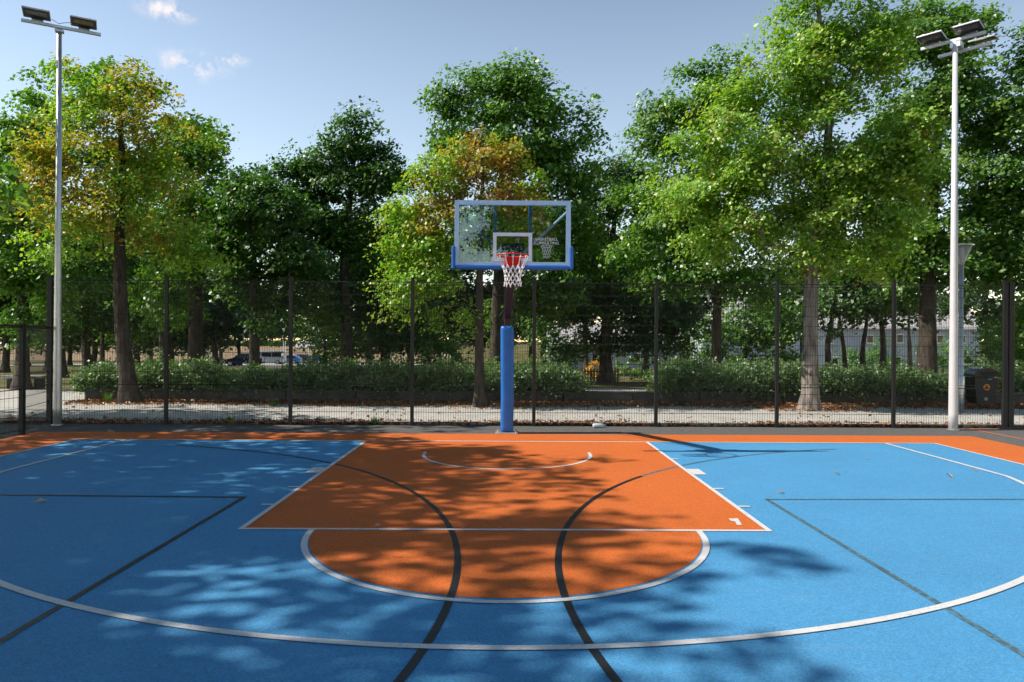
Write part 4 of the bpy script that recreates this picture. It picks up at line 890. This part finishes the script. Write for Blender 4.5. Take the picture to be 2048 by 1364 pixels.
M['render'] = plain('white_render', (.38, .42, .48), .85, var=.08, scale=1.2)
M['roof_grey'] = plain('grey_roof', (.42, .40, .40), .85, var=.15, scale=2)
M['trim'] = plain('white_trim', (.72, .73, .74), .6, var=.05)
M['brick'] = plain('red_brick_wall', (.20, .09, .075), .9, var=.2, scale=3)
M['roof_red'] = plain('dark_tile_roof', (.14, .07, .055), .9, var=.2, scale=3)
def house(name, label, d, x0p, x1p, eave, ridge, base, wins, wall_m, roof_m, depth=8.0, win=(14, 17), door=None):
    """gabled house seen from its long side; pixel-free sizes come from the distance"""
    a = P(x0p, 680, d); b = P(x1p, 680, d); y = a[1]; z0 = terrain(y) - .3; ze = P((x0p + x1p) / 2, eave, d)[2]; zr = ze + ridge; x0, x1 = a[0], b[0]
    root = thing(name, label, 'house', (0, 0, 0))
    MB().prism([(y, z0), (y + depth, z0), (y + depth, ze), (y + depth / 2, zr - .05), (y, ze)], 'x', x0, x1).build('wall', wall_m, root)
    rf = MB()
    for s in (0, 1):
        ya, yb = (y - .35, y + depth / 2) if s == 0 else (y + depth + .35, y + depth / 2); dz = (zr - ze) * .35 / (depth / 2)
        rf.add([(x0 - .3, ya, ze - dz), (x1 + .3, ya, ze - dz), (x1 + .3, yb, zr), (x0 - .3, yb, zr), (x0 - .3, ya, ze - dz + .14), (x1 + .3, ya, ze - dz + .14), (x1 + .3, yb, zr + .14), (x0 - .3, yb, zr + .14)], [(0, 1, 2, 3), (4, 5, 6, 7), (0, 1, 5, 4), (1, 2, 6, 5), (2, 3, 7, 6), (3, 0, 4, 7)])
    ro = rf.build('roof', roof_m, root)
    MB().box(((x0 + x1) / 2, y - .4, ze - .12), (x1 - x0 + .6, .12, .14)).build('gutter', M['trim'], ro)
    MB().box((x0 + (x1 - x0) * .7, y + depth * .5, zr + .35), (.6, .6, 1.0)).build('chimney', M['brick'], ro)
    px = d / FPX
    for (wx, wy, ww, wh) in wins:
        c = P(wx, wy, d); wd, ht = ww * px, wh * px
        f = MB(); f.box((c[0], y - .03, c[2]), (wd, .10, ht)); fo = f.build('window', M['trim'], root)
        MB().box((c[0], y - .09, c[2]), (wd * .78, .03, ht * .8)).build('pane', M['glass_dark'], fo)
        MB().box((c[0], y - .11, c[2] - ht / 2 - .04), (wd * 1.1, .16, .07)).build('sill', M['trim'], fo)
    if door:
        c = P(door[0], door[1], d); MB().box((c[0], y - .03, z0 + 1.3), (1.0, .1, 2.1)).build('door', M['bar_blue'], root)
    return root
house('white_house', 'long white two-storey house with grey roof behind the thick right-hand trunk', 88, 1636, 1960, 655, 4.4, 735,
      [(1660, 678, 14, 18), (1800, 677, 14, 18), (1881, 678, 14, 17), (1925, 678, 14, 17), (1796, 722, 15, 18), (1670, 722, 15, 18), (1740, 678, 14, 17), (1725, 722, 15, 18), (1935, 720, 15, 18)], M['render'], M['roof_grey'], 9, door=(1770, 720))
house('white_house', 'white house with grey roof seen through the small bright leafy tree', 92, 1405, 1600, 658, 4.2, 735,
      [(1455, 722, 14, 17), (1525, 722, 14, 17), (1560, 722, 14, 17), (1580, 682, 14, 17), (1430, 682, 14, 17)], M['render'], M['roof_grey'], 9)
house('white_house', 'low pale house behind the spreading dark tree and picket fence', 84, 1095, 1385, 690, 2.6, 735,
      [(1130, 716, 13, 20), (1190, 716, 13, 20), (1275, 716, 13, 20), (1330, 716, 13, 20), (1365, 716, 13, 20)], M['render'], M['roof_grey'], 8)
house('brick_house', 'small red brick house far across the lawn, behind the golden tree', 215, 262, 304, 684, 3.0, 700, [(285, 691, 9, 8), (270, 691, 5, 8)], M['brick'], M['roof_red'], 8)
house('shed', 'pale low shed far beyond the parked cars', 190, 592, 640, 694, 1.4, 700, [(605, 697, 3, 3)], M['render'], M['roof_grey'], 6)

M['paint_navy'] = plain('navy_car_paint', (.012, .03, .09), .25, .2, var=.05); M['paint_silver'] = plain('silver_van_paint', (.50, .56, .62), .3, .2, var=.05)
M['paint_black'] = plain('dark_car_paint', (.012, .016, .026), .25, .2, var=.05); M['paint_teal'] = plain('teal_car_paint', (.02, .16, .24), .3, .2, var=.05); M['paint_blue'] = plain('blue_car_paint', (.03, .16, .42), .3, .2, var=.05)
M['lamp_red'] = plain('tail_lamp', (.35, .02, .015), .3); M['lamp_clear'] = plain('head_lamp', (.75, .75, .72), .2)
def car(name, label, px, d, rz, paint, L=4.3, Wd=1.75, H=1.45, van=False):
    c = P(px, 720, d); y = c[1]; root = thing(name, label, 'van' if van else 'car', (c[0], y, terrain(y) + .012), rz, 'vehicles in the car park')
    h2 = L / 2; w2 = Wd / 2
    if van:
        prof = [(-h2, .35), (-h2 + .05, .9), (-h2 + .55, 1.12), (-h2 + 1.15, H - .08), (-h2 + 1.4, H), (h2 - .12, H), (h2 - .03, H - .15), (h2, .5), (h2 - .05, .3), (-h2 + .1, .26)]
        glass = [[(-h2 + .72, 1.12), (-h2 + 1.22, H - .2), (-h2 + 1.6, H - .2), (-h2 + 1.6, 1.12)], [(-h2 + 1.72, 1.12), (-h2 + 1.72, H - .2), (h2 - 1.75, H - .2), (h2 - 1.75, 1.12)], [(h2 - 1.62, 1.12), (h2 - 1.62, H - .2), (h2 - .35, H - .2), (h2 - .3, 1.12)]]
    else:
        prof = [(-h2, .42), (-h2 + .04, .66), (-h2 + .35, .78), (-h2 + 1.05, .90), (-h2 + 1.75, H - .06), (-h2 + 2.1, H), (h2 - 1.15, H - .02), (h2 - .55, H - .2), (h2 - .2, .95), (h2 - .02, .85), (h2, .45), (h2 - .08, .3), (-h2 + .1, .26)]
        glass = [[(-h2 + 1.25, .93), (-h2 + 1.83, H - .13), (-h2 + 2.25, H - .1), (-h2 + 2.25, .93)], [(-h2 + 2.33, .93), (-h2 + 2.33, H - .1), (h2 - 1.1, H - .11), (h2 - .62, H - .3), (h2 - .55, .95)]]
    # body with tumblehome: narrower towards the roof
    n = len(prof); vs_ = []; ins = [0 if z < .95 else (z - .95) * .28 for _, z in prof]
    for s in (-1, 1):
        for (x, z), q_ in zip(prof, ins): vs_.append((x, s * (w2 - q_ - (.10 if abs(x) > h2 - .1 else 0)), z))
    MB().add(vs_, [tuple(range(n))[::-1], tuple(range(n, 2 * n))] + [(i, (i + 1) % n, (i + 1) % n + n, i + n) for i in range(n)]).build('body', paint, root)
    for gp in glass:
        for s in (-1, 1):
            yy = [s * (w2 - max(0, z - .95) * .28 + .006) for _, z in gp]
            v_ = [(x, a_, z) for (x, z), a_ in zip(gp, yy)] + [(x, a_ - s * .02, z) for (x, z), a_ in zip(gp, yy)]; m_ = len(gp)
            MB().add(v_, [tuple(range(m_)), tuple(range(m_, 2 * m_))[::-1]] + [(i, (i + 1) % m_, (i + 1) % m_ + m_, i + m_) for i in range(m_)]).build('window', M['glass_dark'], root)
    for sx_ in (-h2 + .82, h2 - .85):
        for s in (-1, 1):
            wh = MB().tube([(sx_, s * (w2 - .16), .31), (sx_, s * (w2 + .01), .31)], .31, 16).build('wheel', M['tyre'], root)
            MB().tube([(sx_, s * (w2 + .0), .31), (sx_, s * (w2 + .02), .31)], .2, 12).build('rim', M['alloy'], wh)
    for s in (-1, 1):
        MB().box((-h2 + .12, s * (w2 - .22), .68), (.16, .32, .13), None, .02).build('headlight', M['lamp_clear'], root)
        MB().box((h2 - .05, s * (w2 - .2), .82 if not van else 1.0), (.1, .18, .2 if not van else .4), None, .02).build('tail_light', M['lamp_red'], root)
    return root
car('parked_car', 'dark blue car parked behind the stout tree trunk', 489, 80, R(3), M['paint_navy'], 4.3)
car('parked_van', 'silver passenger van parked beside the dark blue car', 536, 103, R(2), M['paint_silver'], 4.9, 1.9, 2.0, van=True)
car('parked_car', 'dark estate car parked right of the silver van', 600, 122, R(-4), M['paint_black'], 4.5, H=1.62)
car('parked_car', 'teal car parked farthest right in the sunny gap', 628, 126, R(-6), M['paint_teal'], 4.2, H=1.5)
car('parked_car', 'bright blue car mostly hidden behind the fence post next to the van', 578, 110, R(0), M['paint_blue'], 3.8, H=1.45)
# mast poles far beyond the car park
for px, d, h, lab in ((571, 118, 5.6, 'pale lamp mast in the sunny gap beside the fence post'), (617, 128, 9.5, 'tall thin mast near the evergreen in the sunny gap'), (567, 140, 10.5, 'tall thin mast left of the fence post in the sunny gap')):
    c = P(px, 700, d); root = thing('lamp_mast', lab, 'lamp post', (c[0], c[1], terrain(c[1])), 0, 'masts at the car park')
    MB().tube([(0, 0, 0), (0, 0, h)], [.1, .06], 8).build('pole', M['galv'], root); MB().box((0, -.25, h), (.2, .6, .1), None, .02).build('lamp_head', M['galv'], root)
# small post and blue bin left of the car
c = P(442, 733, 72); root = thing('bollard', 'dark square post beside the dark blue car', 'post', (c[0], c[1], terrain(c[1]))); MB().box((0, 0, .9), (.3, .3, 1.8), None, .02).build('body', M['black'], root); MB().box((0, 0, 1.83), (.36, .36, .06)).build('cap', M['black'], root)

# far row of trees closing the park, lawn hedge on the bank
protos = []
for i in range(3):
    protos.append(grow('far_tree', 'x', 240, (0, 0), [(0, 0, 2.5), (.3, 0, 6), (0, 0, 10)], [(0, 0, 8, 4.5, 4.0, 3.0), (-2.5, .5, 6, 3, 3, 2.4), (2.8, -.5, 5.6, 3, 3, 2.5), (.5, 0, 10.6, 2.6, 2.6, 2.2), (-1, -1, 4, 3.6, 3, 1.8)], pal=('green', 'dark', 'fresh')[i], leaf=(.6, .5), k=3.0, trad=.35, seed=100 + i, spread=.7, twig_min=.03, mode='m', clump=22))
rng = random.Random(77); spots = []
names_far = ['far round green tree beyond the car park, {} from left in its row'.format(w_) for w_ in ('first', 'second', 'third', 'fourth', 'fifth', 'sixth', 'seventh', 'eighth', 'ninth', 'tenth', 'eleventh', 'twelfth', 'thirteenth', 'fourteenth', 'fifteenth', 'sixteenth')] + ['far green tree beyond the white house, behind the litter bin', 'far green tree beyond the white house, past the right picture edge']
row = [(-60, 215, 1.0), (30, 225, .95), (95, 232, 1.05), (160, 226, .9), (225, 240, .9), (330, 236, .85), (400, 224, .9), (470, 236, 1.0), (530, 228, .85), (578, 240, .8), (618, 232, .85), (662, 226, 1.0), (760, 230, 1.0), (860, 220, .95), (960, 228, 1.0), (1060, 226, 1.0), (2000, 150, 1.0), (2070, 140, 1.1)]
for i, (px, d, s) in enumerate(row):
    o = protos[i % 3] if i < 3 else copy_tree(protos[i % 3]); c = P(px, 690, d); o.location = (c[0], c[1], terrain(c[1]) - .2); o.rotation_euler = (0, 0, rng.uniform(0, 6.28)); o.scale = (s * 1.45, s * 1.45, s * 1.15); o['label'] = names_far[i]; o['category'] = 'tree'; o['group'] = 'far row of trees'
rg = np.random.default_rng(5); root = thing('lawn_hedge', 'long low dark hedge along the top of the dry bank, far left', 'hedge', (-75, 184, terrain(184)))
n = 9000; C = np.stack([rg.uniform(-85, 60, n), rg.uniform(-1, 1, n), rg.uniform(0, 1.5, n)], 1); Nn = rnd_dirs(rg, n); Nn[:, 2] = abs(Nn[:, 2])
V, F = leaves(rg, C, Nn, .6, .5); big_mesh('foliage', V, F, M['leaf'], root, np.repeat(pick(rg, 'dark', n), 4, 0))

# ---------------------------------------------------------------- tall trees standing left of the court, outside the picture; they shade it
sl = [(0, 0, .62, .30, .30, .14), (-.10, .12, .78, .22, .22, .13), (.12, -.10, .80, .22, .20, .12), (0, 0, .92, .16, .16, .08), (.17, .10, .60, .17, .17, .12), (-.16, -.14, .58, .18, .18, .12), (.02, .05, .45, .26, .26, .09)]
def shade_tree(x, y, H, r, seed, label, k=2.4):
    lob = [(a * r / .3, b * r / .3, c * H, rx * r / .3, ry * r / .3, rz_ * H) for a, b, c, rx, ry, rz_ in sl]
    return grow('shade_tree', label, 1, (x, y), [(.1, 0, H * .3), (0, .2, H * .6), (0, 0, H * .9)], lob, pal='green', leaf=(.20, .16), k=k, trad=.24, seed=seed, spread=.34, mode='m', group='tall trees round the court', clump=40, twig_min=.012, clus=.55)
shade_tree(-14.4, 2.0, 9.4, 2.9, 201, 'tree left of the court beside the fence corner', 1.6)
shade_tree(-13.8, -3.0, 13.8, 3.2, 202, 'tall tree left of the court, level with the hoop', 1.15)
shade_tree(-13.7, -7.0, 13.5, 3.25, 203, 'full-crowned tree left of the court, level with the free-throw line', 1.15)
s4 = shade_tree(-13.8, -10.9, 12.6, 3.4, 204, 'tall tree left of the court, level with the three-point line')
for (x, y, rz, sc_, lab) in ((-12.5, -16.5, 1.3, 1.0, 'tall unseen tree behind and left of the photographer'), (-7, -27, 3.0, 1.05, 'tall unseen tree across the far end of the court, left of two'), (2, -28, 4.1, .95, 'tall unseen tree across the far end of the court, right of two'),
                         (9.5, -26, 5.2, 1.0, 'tall unseen tree at the far right corner of the court'), (15.5, -17, .4, 1.0, 'tall unseen tree right of the court, behind the photographer'), (16, -8.5, 2.2, 1.05, 'tall unseen tree right of the court, level with the three-point line'), (16.2, -1, 3.6, .95, 'tall unseen tree right of the court, level with the hoop')):
    o = copy_tree(s4); o.location = (x, y, 0); o.rotation_euler = (0, 0, rz); o.scale = (sc_, sc_, sc_); o['label'] = lab; o['group'] = 'tall trees round the court'  # unseen copies behind and right of the court, added to block sky light
